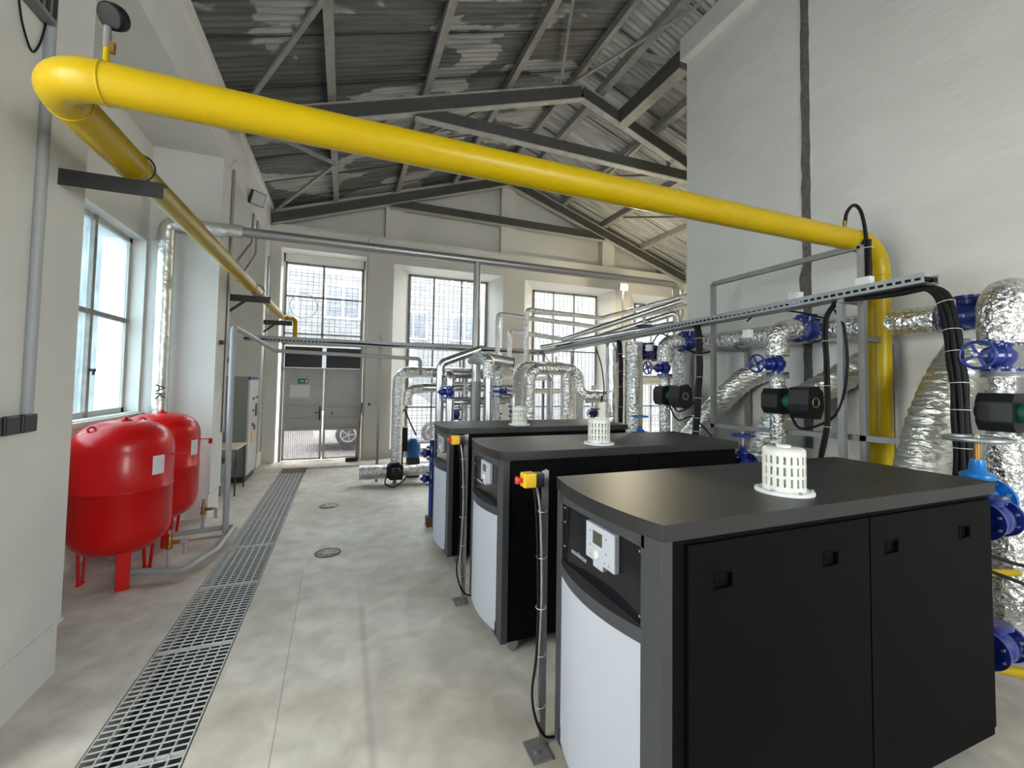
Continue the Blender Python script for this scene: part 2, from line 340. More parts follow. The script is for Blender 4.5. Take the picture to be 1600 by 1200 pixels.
# partition wall on the right with its chase (dark crack)
pw = MB(); CH0, CH1 = 3.38, 3.46
for a, b in ((YF, 5.29),): pw.prism([(a, 0), (b, 0), (b, zr(5.0)), (a, zr(5.0))], 'x', 5.0, 5.25)
struct(pw.build('wall_right_partition', 'wall2'))
struct(MB().box(5.25, 10.6, 5.0, 5.25, 0, 7.6).build('wall_right_end', 'wall'))
ck = MB(); L_, R_ = [], []
for i in range(41):
    z = 1.2+i*6.1/40; L_.append((3.345+.004*math.sin(i*2.1), z)); R_.append((3.445+random.uniform(-.008, .010)-(.0 if not 3.0 < z < 3.2 else -.035), z))
for i in range(40):
    ck.add([(4.994, *L_[i]), (4.994, *R_[i]), (4.994, *R_[i+1]), (4.994, *L_[i+1]), (5.0, *L_[i]), (5.0, *R_[i]), (5.0, *R_[i+1]), (5.0, *L_[i+1])],
           [(0, 1, 2, 3), (0, 4, 5, 1), (1, 5, 6, 2), (3, 2, 6, 7), (0, 3, 7, 4)])
M['chase'] = mat('rough_mortar_chase', (.14, .13, .12), .9, bump=.8, bscale=30, var=.25, vscale=20)
struct(ck.build('wall_right_chase', 'chase'))
struct(MB().box(4.86, 5.0, YF, 5.29, 7.08, zr(4.9)-.02).build('wall_right_ledge', 'wall2'))
struct(MB().box(-1.1, -.8, YB-.004, YB, .1, .2).build('baseboard_back', 'wall')) if False else None

# ------------------------------------------------------------------ roof
def corr(x0, x1, y0, y1, name, mm='roof', seam=.98):
    mb = MB(); nx = 7; vs = []; fs = []; step = .0245; ys = []; y = y0
    while y < y1: ys.append(y); y += step
    ys.append(y1)
    for y in ys:
        k = (y-y0)/.098; h = .014*math.cos(2*PI*k)+(.012 if int((y-y0)/seam) % 2 else 0)
        if (y-y0) % seam < step: h += .03
        for i in range(nx):
            x = x0+(x1-x0)*i/(nx-1); vs.append((x, y, zr(x)+h))
    for j in range(len(ys)-1):
        for i in range(nx-1):
            a = j*nx+i; fs.append((a, a+1, a+nx+1, a+nx))
    mb.add(vs, fs, True); struct(mb.build(name, mm))
corr(-2.6, RIDGE, -5, 11.3, 'ceiling_west'); corr(RIDGE, 10.7, -5, 11.3, 'ceiling_east', 'roof2')
sd = MB(); y = -5+.98
while y < 11.2:
    for x0, x1 in ((-1.7, RIDGE), (RIDGE, 10.2)):
        sd.beam((x0, y, zr(x0)-.018), (x1, y, zr(x1)-.018), .012, .012)
    y += .98
struct(sd.build('ceiling_seam', 'dark'))

def truss(y, label):
    t = thing('roof_truss', label, 'roof truss', (0, y, 0), 0, None)
    def z0(x): return zr(x)-.46
    for nm, x0, x1 in (('rafter', -1.62, RIDGE), ('rafter', XR if y > 5.4 else 4.95, RIDGE)):
        for n2, dz, hh, wd, mm in (('web', .12, .24, .05, 'truss'),):
            r = MB().beam((x0, 0, z0(x0)+.145), (x1, 0, z0(x1)+.145), .07, .26).build(nm, 'truss', t)
        MB().beam((x0, 0, z0(x0)+.012), (x1, 0, z0(x1)+.012), .13, .02).build('flange', 'flange', r)
        MB().beam((x0, 0, z0(x0)+.275), (x1, 0, z0(x1)+.275), .13, .02).build('flange', 'flange', r)
    xa, xb = .95, 2*RIDGE-.95
    r = MB().beam((xa, 0, z0(xa)+.06), (xb, 0, z0(xb)+.06), .06, .22).build('collar_tie', 'truss', t)
    MB().beam((xa, 0, z0(xa)-.055), (xb, 0, z0(xb)-.055), .13, .02).build('flange', 'flange', r)
    return t
truss(7.0, 'grey steel roof truss crossing the middle of the hall'); truss(YB-.08, 'grey steel roof truss against the back gable wall')
P_LAB = ['grey roof purlin nearest the left wall', 'grey roof purlin second from the left wall', 'grey roof purlin third from the left wall', 'grey roof purlin just left of the ridge',
         'grey roof purlin just right of the ridge', 'grey roof purlin over the right partition edge', 'grey roof purlin low on the right slope', 'grey roof purlin lowest on the right slope']
for i, x in enumerate((-.3, 1.12, 2.55, 3.85, 4.45, 5.75, 7.1, 8.5)):
    y0 = -4.4 if x < 4.9 else 5.4
    t = MB().obox((x, (y0+YB)/2, zr(x)-.075-.016), (.055, 0, .055*.34*(1 if x < RIDGE else -1)), (0, (YB-y0)/2, 0), (0, 0, .075)).build('roof_purlin', 'purlin')
    tag(t, P_LAB[i], 'purlin', 'roof purlins')
def brace(x0, y0, x1, y1, label, wd=.055, m='purlin', off=.19):
    t = MB().beam((x0, y0, zr(x0)-off), (x1, y1, zr(x1)-off), wd, wd).build('wind_brace', m); tag(t, label, 'brace', 'roof wind braces')
brace(-1.55, 7.1, -.3, 4.95, 'slanted roof brace between left wall and first purlin, near bay')
brace(-1.5, 7.2, -.3, 8.9, 'slanted roof brace rising from middle truss by left wall')
brace(-.3, 8.95, -1.55, 10.8, 'slanted roof brace falling to the back left corner')
brace(2.5, 4.4, 3.55, 6.9, 'slim brace ending at the truss beside the ridge', .045, off=.17)
brace(3.75, 6.9, 4.6, 4.6, 'slim brace crossing the ridge before the middle truss', .04, off=.2)
brace(2.6, 7.2, .6, 8.8, 'slim brace behind the middle truss left of ridge', .04)
brace(5.2, 9.6, 7.1, 7.2, 'wind brace on the right slope in the back bay', .05)
brace(7.1, 9.9, 8.9, 7.3, 'lower wind brace on the right slope in the back bay', .05)
st = MB().beam((4.95, 5.3, 7.13), (4.95, 6.95, 7.13), .16, .30).build('roof_beam', 'truss'); tag(st, 'deep steel beam running from partition top to middle truss', 'beam')
MB().box(4.84, 5.06, 5.3, 6.95, 6.96, 6.98).build('flange', 'purlin', st)
for k, (yy) in enumerate((5.6, 6.2)):
    t = MB().beam((5.0, yy, 7.3), (4.55, yy+.25, zr(4.55)-.1), .03, .12).build('loose_board', 'purlin'); tag(t, ['loose hanging board above the partition, nearer one', 'loose hanging board above the partition, farther one'][k], 'board')
for k, (a, b) in enumerate((((5.6, 9.0, 6.75), (5.6, 7.0, 6.9)), ((6.3, 7.2, 6.3), (6.3, 7.2, 7.0)))):
    t = MB().beam(a, b, .06, .06).build('roof_strut', 'purlin'); tag(t, ['horizontal strut behind the middle truss at right', 'short vertical strut behind the middle truss at right'][k], 'strut')

struct(MB().box(XL-.02, XL+.05, YF, YB, 5.70, 5.80).build('trim_3', 'wall'))
# ------------------------------------------------------------------ windows
def window_y(idx, x0, x1, z0, z1, y, vs, hs, fm='winframe', gm='glass', fwid=.05):
    t = struct(MB().box(x0, x1, y-.02, y+.03, z0, z0+fwid).box(x0, x1, y-.02, y+.03, z1-fwid, z1).box(x0, x0+fwid, y-.02, y+.03, z0, z1).box(x1-fwid, x1, y-.02, y+.03, z0, z1).build('window_%d' % idx, fm))
    b = MB()
    for v in vs: b.box(v-.018, v+.018, y-.02, y+.02, z0, z1)
    for h in hs: b.box(x0, x1, y-.02, y+.02, h-.018, h+.018)
    b.build('glazing_bars', 'winframe', t)
    xs = [x0+fwid]+list(vs)+[x1-fwid]; zs = [z0+fwid]+list(hs)+[z1-fwid]
    for a, c in zip(xs, xs[1:]):
        for d, e in zip(zs, zs[1:]): MB().box(a, c, y-.003, y+.003, d, e).build('pane', gm, t)
    return t
window_y(1, W1[0]+.03, W1[1]-.03, 2.80, 4.70, YB+WD, (-.54,), (2.98, 3.88))
for i, (wi, vs, hs) in enumerate(zip(WI, ((2.18, 2.94), (5.77, 6.46), (9.35,)), ((1.2, 2.88), (1.2, 2.85, 3.94), (1.2, 2.85, 3.8)))):
    window_y(2+i, wi[0], wi[1], wi[2], wi[3], YB+WD, vs, hs)
    x0, x1, z0, z1 = WB[i]; a, b, d, c = wi; Y0, Y1 = YB-.004, YB+WD+.02
    rv = MB()   # splayed plaster reveals
    rv.add([(x0, Y0, z0), (a, Y1, d), (a, Y1, c), (x0, Y0, z1), (x1, Y0, z0), (b, Y1, d), (b, Y1, c), (x1, Y0, z1),
            (x0-.03, Y0, z0), (x0-.03, Y1+.05, z0-.03), (x0-.03, Y1+.05, z1+.03), (x0-.03, Y0, z1+.03), (x1+.03, Y0, z0), (x1+.03, Y1+.05, z0-.03), (x1+.03, Y1+.05, z1+.03), (x1+.03, Y0, z1+.03)],
           [(0, 1, 2, 3), (4, 7, 6, 5), (3, 2, 6, 7), (0, 4, 5, 1), (1, 9, 10, 2), (2, 10, 14, 6), (6, 14, 13, 5), (5, 13, 9, 1)])
    struct(rv.build('wall_back_reveal', 'reveal'))
struct(MB().box(W1[0], W1[1], YB+WD-.02, YB+WD+.1, 4.70, 4.90).box(W1[0], W1[0]+.03, YB+WD-.02, YB+WD+.1, 2.8, 4.9).box(W1[1]-.03, W1[1], YB+WD-.02, YB+WD+.1, 2.8, 4.9).build('wall_back_reveal', 'reveal'))
def grille(x0, x1, z0, z1, y, label, dx=.13, n=None):
    mb = MB(); x = x0
    while x < x1: mb.box(x-.006, x+.006, y, y+.008, z0, z1); x += dx
    z = z0; k = 0
    while z < z1: mb.box(x0, x1, y, y+.008, z-.006, z+.006); z += dx*(1.0 if k % 2 else .55); k += 1
    tag(mb.build('window_grille', 'dark'), label, 'window grille', 'wire grilles outside the back windows')
grille(-1.3, .35, 2.8, 4.6, YB+WD+.09, 'thin wire grille outside the window over the door')
grille(1.05, 4.0, .3, 4.7, YB+WD+.09, 'thin wire grille outside the middle back window')
grille(4.6, 7.65, .3, 4.6, YB+WD+.09, 'thin wire grille outside the third back window')
grille(8.18, 10.12, .3, 4.5, YB+WD+.09, 'thin wire grille outside the rightmost back window')
fan = MB().torus((-.96, YB+WD-.03, 3.66), (0, 1, 0), .30, .012, 36, 6).build('fan_opening_ring', 'galv'); tag(fan, 'round ring cut into the upper pane left above the door', 'ring')
def window_x(idx, y0, y1, z0, z1, x, np_=2, gm='glass2'):
    f = .06
    t = struct(MB().box(x-.03, x+.02, y0, y1, z0, z0+f).box(x-.03, x+.02, y0, y1, z1-f, z1).box(x-.03, x+.02, y0, y0+f, z0, z1).box(x-.03, x+.02, y1-f, y1, z0, z1).build('window_%d' % idx, 'winframe2'))
    zm = z0+(z1-z0)*.52; yms = [y0+(y1-y0)*k/np_ for k in range(1, np_)]; gb = MB().box(x-.025, x+.03, y0, y1, zm-.025, zm+.025)
    for ym in yms: gb.box(x-.025, x+.035, ym-.03, ym+.03, z0, z1)
    gb.build('glazing_bars', 'winframe', t); ym = yms[-1]
    MB().box(x+.03, x+.07, ym+.01, ym+.07, z0+.50, z0+.53).box(x+.05, x+.07, ym+.03, ym+.05, z0+.46, z0+.53).build('latch', 'dark', t)
    ed = [y0+f-.03]+yms+[y1-f+.03]
    for a, b in zip(ed, ed[1:]):
        for c, d in ((z0+f, zm-.025), (zm+.025, z1-f)): MB().box(x-.003, x+.003, a+.03, b-.03, c, d).build('pane', gm, t)
    struct(MB().box(XN-.12, XN+.05, y0-.1, y1+.12, z0-.06, z0-.01).build('window_sill', 'wall'))
for i, (a, b, c, d) in enumerate(lwin): window_x(5+i, a, b, c, d, XN-.17, 3 if i == 1 else 2, 'glass3' if i == 1 else 'glass2')
window_y(8, fill_win[0][0], fill_win[0][1], 1.4, 4.4, YF-.2, (3,), (2.4, 3.4))  # out of view, put in as a source of fill light
R90 = PI/2
for i, (a, b, c, d) in enumerate(lwin): portal('portal', (XN-.2, (a+b)/2, (c+d)/2), (0, -R90, 0), d-c, b-a)
for (x0, x1, z0, z1) in ((W1[0], W1[1], .1, 4.7),)+tuple(WI):
    portal('portal', ((x0+x1)/2, YB+WD+.08, (z0+z1)/2), (-R90, 0, 0), x1-x0, z1-z0)
for (x0, x1, z0, z1) in fill_win: portal('portal', ((x0+x1)/2, YF-.3, (z0+z1)/2), (R90, 0, 0), x1-x0, z1-z0)

# ------------------------------------------------------------------ door
dr = struct(MB().box(-1.36, -1.30, YB+.1, YB+.2, 0, 2.75).box(.36, .41, YB+.1, YB+.2, 0, 2.75).box(-1.36, .4, YB+.1, YB+.2, 2.68, 2.76).box(-1.36, .4, YB+.1, YB+.2, 2.12, 2.15).build('door_1', 'door'))
MB().box(-1.29, -.50, YB+.12, YB+.14, 2.16, 2.64).build('transom_panel', 'dark', dr)
MB().box(-.41, .36, YB+.12, YB+.14, 2.16, 2.64).build('transom_panel', 'dark', dr)
MB().box(-.50, -.41, YB+.12, YB+.13, 2.16, 2.68).build('pane', 'glass', dr)
for k, (a, b) in enumerate(((-1.29, -.46), (-.43, .36))):
    lf = MB().box(a, b, YB+.13, YB+.15, .72, 2.12).build('door_leaf', 'door', dr)
    fm = MB()
    for z in (.72, .96, 1.22, 2.08): fm.box(a, b, YB+.085, YB+.15, z-.022, z+.022)
    fm.box(a, a+.045, YB+.10, YB+.15, 0.02, 2.12).box(b-.045, b, YB+.10, YB+.15, .02, 2.12).box(a, b, YB+.10, YB+.15, .02, .06)
    fm.build('leaf_frame', 'door', lf)
    ms = MB(); z = .06
    while z < .72: ms.box(a, b, YB+.13, YB+.136, z, z+.005); z += .026
    x = a
    while x < b: ms.box(x, x+.004, YB+.13, YB+.136, .06, .72); x += .045
    ms.build('mesh_infill', 'galv', lf)
    if k == 0:
        MB().box(-.53, -.49, YB+.08, YB+.105, .93, 1.25).box(-.62, -.50, YB+.06, YB+.08, 1.10, 1.125).build('door_handle', 'dark', lf)
        sg = MB().box(-1.0, -.78, YB+.118, YB+.128, 1.78, 1.90).build('exit_sign', 'greensign'); tag(sg, 'small green exit sign on the left door leaf', 'sign')
        MB().box(-.83, -.80, YB+.114, YB+.118, 1.80, 1.88).box(-.95, -.87, YB+.114, YB+.118, 1.83, 1.85).build('pictogram', 'whitepl', sg)
        pp = MB().box(-1.16, -.74, YB+.12, YB+.128, 1.46, 1.75).build('notice_sheet', 'paper'); tag(pp, 'white paper notice below the green sign on the door', 'notice')
    else: MB().box(-.26, -.235, YB+.09, YB+.13, 1.06, 1.12).build('lock', 'dark', lf)
# ------------------------------------------------------------------ outside
tag(MB().box(-30, 40, YB+WD+.12, 40, -.3, -.12).build('street_paving', 'pave'), 'pale sunlit paving outside the back door', 'paving')
bl = thing('apartment_building', 'pale building across the street behind the back windows', 'building', (0, 20, 0))
MB().box(-9, .62, 0, 5, -.1, 7.4).build('wall_block', 'ext', bl); MB().box(.6, 32, 2.5, 7, -.1, 7.8).build('wall_block', 'ext', bl)
for x, z in ((-.9, 4.5), (-3.4, 4.3), (-3.4, 7.6), (-6, 4.3), (2.5, 4), (5.2, 4), (8, 4), (11, 4), (5.2, 7)):
    yy = -.05 if x < 0 else 2.44; wv = MB().box(x, x+1.5, yy-.02, yy+.06, z, z+1.5).build('window', 'whitepaint', bl)
    MB().box(x+.1, x+.7, yy-.05, yy, z+.1, z+1.4).box(x+.8, x+1.4, yy-.05, yy, z+.1, z+1.4).build('pane', 'extw', wv)
car = thing('parked_car', 'car wheel and sill seen through the mesh at the door foot', 'car', (.15, 13.2, 0))
body = MB().prism([(-.9, .25), (3.2, .25), (3.2, .8), (2.6, 1.0), (2.0, 1.45), (.6, 1.45), (-.1, 1.0), (-.9, .85)], 'y', 0, 1.7).build('body', 'whitepaint', car, .05)
for x in (0, 2.4):
    wl = MB().lathe([(.2, -.05), (.32, -.05), (.33, 0), (.32, .12), (.2, .12)], (x, -.02, .33), (0, 1, 0)).build('wheel', 'black', car)
    rm = MB().torus((x, -.08, .33), (0, 1, 0), .2, .02)
    for k in range(5): a = k*2*PI/5; rm.beam((x, -.08, .33), (x+.19*math.cos(a), -.08, .33+.19*math.sin(a)), .05, .02)
    rm.build('rim', 'galv', wl)
tag(MB().box(-6.3, -6.0, 8.6, 19, -.2, 7.2).build('added_backdrop', 'backdrop'), 'streaked backdrop added outside the left window to dim its view', 'screen')  # made-up backdrop, placed to hide bright sky from the visible left window
tag(MB().box(-9, XN-.5, -8, YB+WD, -.4, -.2).build('side_yard', 'pave'), 'pale ground outside the left window', 'yard')

# ------------------------------------------------------------------ drain grating
def grating(y0, y1, label, nx=7):
    mb = MB(); x0, x1 = GX0+.012, GX1-.012
    for i in range(nx+1):
        x = x0+(x1-x0)*i/nx; mb.box(x-.0026, x+.0026, y0, y1, -.016, .002)
    y = y0+.006
    while y <= y1: mb.box(x0, x1, y-.0016, y+.0016, -.006, .0015); y += .046
    mb.box(x0, x1, y0, y0+.0025, -.02, .002).box(x0, x1, y1-.0025, y1, -.02, .002)
    tag(mb.build('floor_grating', 'grate'), label, 'grating', 'steel gratings over the long floor drain')
ys = [GY0+.1+i*1.0 for i in range(15)]
GL = ['in the near foreground at the bottom edge', 'second from the bottom edge', 'third from the bottom edge', 'beside the near red tank', 'beside the gap between the red tanks', 'beside the far red tank', 'beside the grey corner pipe foot', 'level with the small table', 'level with the grey cabinet', 'farthest one by the door']
for i, a in enumerate(ys[:-1]):
    if a+1 < .8: continue
    k = int(a+1-.8); grating(a+.003, a+.997, 'galvanized floor drain grating, '+GL[min(k, 9)])
mb = MB(); x = GX1+.02
while x < 2.55: mb.box(x-.0025, x+.0025, 10.04, 10.24, -.03, .002); x += .04
mb.box(GX1, 2.6, 10.035, 10.042, -.03, .002).box(GX1, 2.6, 10.238, 10.245, -.03, .002).box(GX1, 2.6, 10.13, 10.14, -.03, .0)
tag(mb.build('cross_grating', 'grate'), 'narrow slatted drain grating running across before the back wall', 'grating')
struct(MB().box(GX0-.0, GX1+.0, -4.4, 10.25, -.205, -.19).box(GX1, 2.6, 10.03, 10.25, -.205, -.19).build('floor_channel', 'pit'))
for i, (x, y, r, lb) in enumerate(((-.11, 5.18, .13, 'round floor drain lid, the nearer of two'), (-.16, 7.06, .13, 'round floor drain lid, the farther of two'))):
    t = thing('drain_cover', lb, 'drain cover', (x, y, 0))
    MB().torus((0, 0, .001), (0, 0, 1), r, .006, 32, 6).build('ring', 'rope', t)
    lid = MB().lathe([(r-.012, 0), (r-.012, .004), (0, .004)], n=32); lid.build('lid', 'post', t)
    for k in range(6): a = k*PI/3+.3; MB().obox((.07*math.cos(a), .07*math.sin(a), .0045), (.02*math.cos(a), .02*math.sin(a), 0), (-.006*math.sin(a), .006*math.cos(a), 0), (0, 0, .001)).build('slot', 'dark', t)

# ------------------------------------------------------------------ boilers
BL, BW, BH = 2.2, .81, 1.41
def bow(y0, y1, x, b, n=14): return [(x-b*(1-((2*i/n)-1)**2), y0+(y1-y0)*i/n) for i in range(n+1)]
def boiler(loc, label):
    t = thing('boiler', label, 'boiler', loc, 0, 'black floor-standing boilers')
    MB().box(.03, BL-.02, .02, BW-.02, .10, 1.345).build('body', 'char', t, .004)
    MB().prism(bow(0, BW, .0, .055)+[(BL, BW), (BL, 0)], 'z', 1.35, BH).build('top_cover', 'chartop', t, .006)
    fr = MB().box(0, .05, .01, .125, .10, 1.35).box(0, .05, BW-.065, BW-.01, .10, 1.35).box(0, .05, .1, BW-.05, 1.29, 1.35).box(0.0, .05, .1, BW-.05, .10, .2)
    fr.build('front_frame', 'front', t, .004)
    MB().box(.012, .03, .12, BW-.06, .95, 1.30).build('control_panel', 'gloss', t)
    led = MB(); led.prism(bow(.105, BW-.05, -.0, .055)+[(.03, BW-.05), (.03, .105)], 'z', .945, 1.0); led.build('ledge', 'front', t, .004)
    MB().prism([(p[0]+.006, p[1]) for p in bow(.12, BW-.055, -.0, .05)]+[(.02, BW-.055), (.02, .12)], 'z', .13, .943).build('front_door', 'whitep', t, .003)
    # display unit
    d = MB().box(-.014, .012, .27, .49, 1.13, 1.285).box(-.014, .012, .355, .43, 1.105, 1.135).build('display', 'whitep', t, .004)
    MB().box(-.0155, -.012, .36, .43, 1.205, 1.26).build('screen', 'lcd', d)
    MB().lathe([(.02, 0), (.019, .012), (0, .013)], (-.013, .395, 1.165), (-1, 0, 0), 20).build('knob', 'whitepl', d)
    for y, z in ((.455, 1.25), (.33, 1.25), (.33, 1.19), (.455, 1.19), (.34, 1.15), (.31, 1.15), (.45, 1.15)): MB().lathe([(.005, 0), (.004, .003)], (-.0135, y, z), (-1, 0, 0), 8).build('push_button', 'galv', d)
    tx = bpy.data.curves.new('logo_text', 'FONT'); tx.body = 'ecodense'; tx.size = .036; tx.extrude = .0008; tx.materials.append(M['whitep'])
    to = text_mesh('logo_text', tx); to.parent = t; to.location = (.010, .66, 1.075); to.rotation_euler = (R90, 0, -R90)
    for y, z in ((.14, 1.27), (.73, 1.27), (.14, 1.03), (.73, 1.08), (.73, 1.2)): MB().lathe([(.006, 0), (.005, .004)], (.011, y, z), (-1, 0, 0), 8).build('screw', 'galv', t)
    # side panels with recessed grips
    for k, (a, c) in enumerate(((.115, 1.135), (1.145, BL-.05))):
        for yy, nm in ((.004, 'side_panel'), (BW-.022, 'side_panel')):
            sp_ = MB(); z0, z1 = .16, 1.325
            if yy < .1:
                gs = (.28, .88) if k == 0 else (1.30, 1.90)
                xs = [a, gs[0]-.045, gs[0]+.045, gs[1]-.045, gs[1]+.045, c]
                for i in range(5):
                    if i % 2 == 0: sp_.box(xs[i], xs[i+1], yy, yy+.016, z0, z1)
                    else: sp_.box(xs[i], xs[i+1], yy, yy+.016, z0, 1.15); sp_.box(xs[i], xs[i+1], yy, yy+.016, 1.21, z1)
                so = sp_.build(nm, 'char', t)
                for gx in gs:
                    MB().box(gx-.045, gx+.045, yy+.0165, yy+.0185, 1.15, 1.21).torus((gx, yy-.0, 1.18), (0, 1, 0), .0001, .0001, 4, 3).build('grip', 'gloss', so)
                    gf = MB(); gf.box(gx-.048, gx+.048, yy-.003, yy+.004, 1.207, 1.213).box(gx-.048, gx+.048, yy-.003, yy+.004, 1.147, 1.153).box(gx-.048, gx-.042, yy-.003, yy+.004, 1.147, 1.213).box(gx+.042, gx+.048, yy-.003, yy+.004, 1.147, 1.213)
                    gf.build('grip_rim', 'char', so)
            else: sp_.box(a, c, yy, yy+.018, z0, z1).build(nm, 'char', t)
    for x in (.12, BL-.15):
        for y in (.1, BW-.1):
            cs = MB().box(x-.04, x+.04, y-.03, y+.03, .09, .102).box(x-.03, x+.02, y-.026, y-.02, .03, .09).box(x-.03, x+.02, y+.02, y+.026, .03, .09).lathe([(.04, -.018), (.042, 0), (.04, .018)], (x, y, .042), (0, 1, 0), 18)
            cs.build('castor', 'galv', t)
    return t
BO = [((1.05, 1.22, 0), 'nearest black boiler with white curved front door, in the foreground'), ((1.05, 2.82, 0), 'middle black boiler of the row of three'), ((1.03, 4.38, 0), 'farthest black boiler of the row of three')]
b0 = boiler(*BO[0])
for loc, lb in BO[1:]:
    c = dup(b0); c.location = loc; c['label'] = lb
# air intake baskets
def basket(loc, label):
    t = thing('air_intake_basket', label, 'air intake cap', loc, 0, 'white slotted air intake caps on boilers')
    MB().lathe([(.122, 0), (.122, .010), (.105, .014)], n=40).build('base_ring', 'whitepaint', t)
    mb = MB(); n = 60; rows = []; r = .088
    zs = [.014, .035, .072, .086, .123, .137, .172, .195]
    vs = []; fs = []
    for rr in (r, r-.004):
        for z in zs:
            for k in range(n): a = 2*PI*k/n; vs.append((rr*math.cos(a), rr*math.sin(a), z))
    def hole(j, k): return j in (1, 3, 5) and k % 3 == 0
    nz = len(zs)
    for j in range(nz-1):
        for k in range(n):
            k2 = (k+1) % n
            if hole(j, k):
                o = nz*n
                A, B, D, E_ = j*n+k, j*n+k2, (j+1)*n+k2, (j+1)*n+k
                for p, q in ((A, B), (B, D), (D, E_), (E_, A)): fs.append((p, q, q+o, p+o))
            else:
                A, B, D, E_ = j*n+k, j*n+k2, (j+1)*n+k2, (j+1)*n+k; fs.append((A, B, D, E_)); o = nz*n; fs.append((E_+o, D+o, B+o, A+o))
    mb.add(vs, fs, False); mb.lathe([(r, .195), (r-.006, .205), (0.03, .207)], n=40); mb.build('slotted_body', 'whitepl', t)
    MB().lathe([(.03, .205), (.03, .217), (.0, .218)], n=24).build('cap_knob', 'whitepl', t)
    for k in range(6): a = k*PI/3+.2; MB().lathe([(.008, .01), (.008, .022), (0, .022)], (.11*math.cos(a), .11*math.sin(a), 0), n=6).build('bolt', 'galv', t)
    return t
k0 = basket((1.93, 1.43, BH), 'white slotted air intake basket on the nearest boiler')
for loc, lb in (((1.95, 3.03, BH), 'white slotted air intake basket on the middle boiler'), ((1.90, 4.62, BH), 'white slotted air intake basket on the farthest boiler')):
    c = dup(k0); c.location = loc; c['label'] = lb
# emergency stop posts
def estop(loc, label):
    t = thing('emergency_stop_post', label, 'emergency stop', loc, 0, 'emergency stop posts beside boilers')
    MB().box(0, .035, -.003, .003, .02, 1.43).box(.032, .038, -.003, .035, .02, 1.43).build('post', 'post', t)
    MB().box(-.07, .04, -.09, .05, 0, .012).beam((-.03, -.04, .012), (-.03, -.04, .03), .02, .02).build('base_plate', 'galv', t)
    bx = MB().box(-.115, -.045, -.035, .035, 1.35, 1.425).build('box', 'estop', t, .008)
    MB().box(-.045, -.0, -.03, .03, 1.35, 1.42).build('box_back', 'black', bx)
    MB().lathe([(.012, 0), (.012, .02), (.02, .022), (.02, .035), (.0, .037)], (-.115, 0, 1.388), (-1, 0, 0), 20).build('button', 'estopred', bx)
    MB().tube(spline([(-.05, .0, 1.36), (-.035, -.012, 1.2), (-.02, -.014, .8), (-.025, -.014, .5), (-.05, -.02, .3), (-.02, -.012, .15), (.03, -.01, .06), (.09, -.0, .03)]), .007, 8).build('cable', 'cable', t)
    MB().tube(spline([(-.03, .01, 1.36), (-.012, -.012, 1.2), (-.0, -.014, .8), (-.012, -.014, .5), (-.02, -.018, .3), (-.0, -.012, .15)]), .009, 8).build('cable', 'galv', t)
    for z in (.22, .48, .72, .98, 1.22): MB().torus((.0, -.006, z), (0, 0, 1), .027, .002, 14, 5).build('cable_tie', 'whitepl', t)
    return t
e0 = estop((1.0, 2.10, 0), 'emergency stop post with red button beside the nearest boiler')
c = dup(e0); c.location = (1.0, 3.70, 0); c['label'] = 'emergency stop post with red button beside the middle boiler'

# ------------------------------------------------------------------ expansion tanks
def tank(loc, rz, label):
    t = thing('expansion_tank', label, 'expansion tank', loc, rz, 'red expansion tanks by the left wall')
    R_ = .375; pr = [(0.02, .27)]
    for k in range(1, 9): a = k/8*PI/2; pr.append((R_*math.sin(a)**.65, .27+.26*(1-math.cos(a))))
    pr += [(R_, .86), (R_+.006, .865), (R_+.006, .875), (R_, .88), (R_, 1.22)]
    for k in range(1, 10): a = k/9*PI/2; pr.append((max(R_*math.cos(a)**.65, .02), 1.22+.26*math.sin(a)))
    MB().lathe(pr, n=64).build('vessel', 'red', t)
    MB().lathe([(.05, 1.475), (.05, 1.49), (.02, 1.495), (.02, 1.51), (.0, 1.512)], n=20).build('top_fitting', 'red', t)
    MB().lathe([(.02, .15), (.02, .22), (.09, .22), (.10, .24), (.10, .30)], n=24).build('bottom_flange', 'galv', t)
    for k in range(3):
        a = k*2*PI/3; ca, sa = math.cos(a), math.sin(a); cx, cy = .27*ca, .27*sa
        lg = MB(); T = V((-sa, ca, 0)); Rd = V((ca, sa, 0)); c0 = V((cx, cy, 0))
        if k == 0:
            lg.obox(c0+V((0, 0, .17)), T*.045, Rd*.004, V((0, 0, .17))); 
            for s in (-1, 1): lg.obox(c0+T*s*.045-Rd*.02+V((0, 0, .17)), T*.003, Rd*.022, V((0, 0, .17)))
        else:
            for s in (-1, 1): lg.beam(c0+T*s*.03+V((0, 0, .01)), c0+T*s*.065+V((0, 0, .36)), .03, .012, Rd)
            lg.obox(c0+V((0, 0, .008)), T*.045, Rd*.015, V((0, 0, .006)))
        lg.build('leg', 'red', t)
    for a in (2.2, 5.3): MB().torus((.29*math.cos(a), .29*math.sin(a), 1.42), (-math.sin(a)*0+math.cos(a+.6), math.sin(a+.6), 0), .026, .009, 18, 8).build('lifting_lug', 'red', t)
    la = MB(); n = 6; vs = []
    for i in range(n+1):
        a = .42+.30*i/n
        vs += [((R_+.004)*math.cos(a), (R_+.004)*math.sin(a), 1.0), ((R_+.004)*math.cos(a), (R_+.004)*math.sin(a), 1.17)]
    la.add(vs, [(2*i, 2*i+2, 2*i+3, 2*i+1) for i in range(n)]); la.build('rating_label', 'paper', t)
    a = 1.0; b = MB().obox(((R_+.05)*math.cos(a), (R_+.05)*math.sin(a), 1.16), (.06*math.cos(a), .06*math.sin(a), 0), (-.03*math.sin(a), .03*math.cos(a), 0), (0, 0, .004)).obox(((R_+.10)*math.cos(a), (R_+.10)*math.sin(a), 1.13), (.004, 0, 0), (0, .02, 0), (0, 0, .03))
    b.build('bracket', 'red', t)
    return t
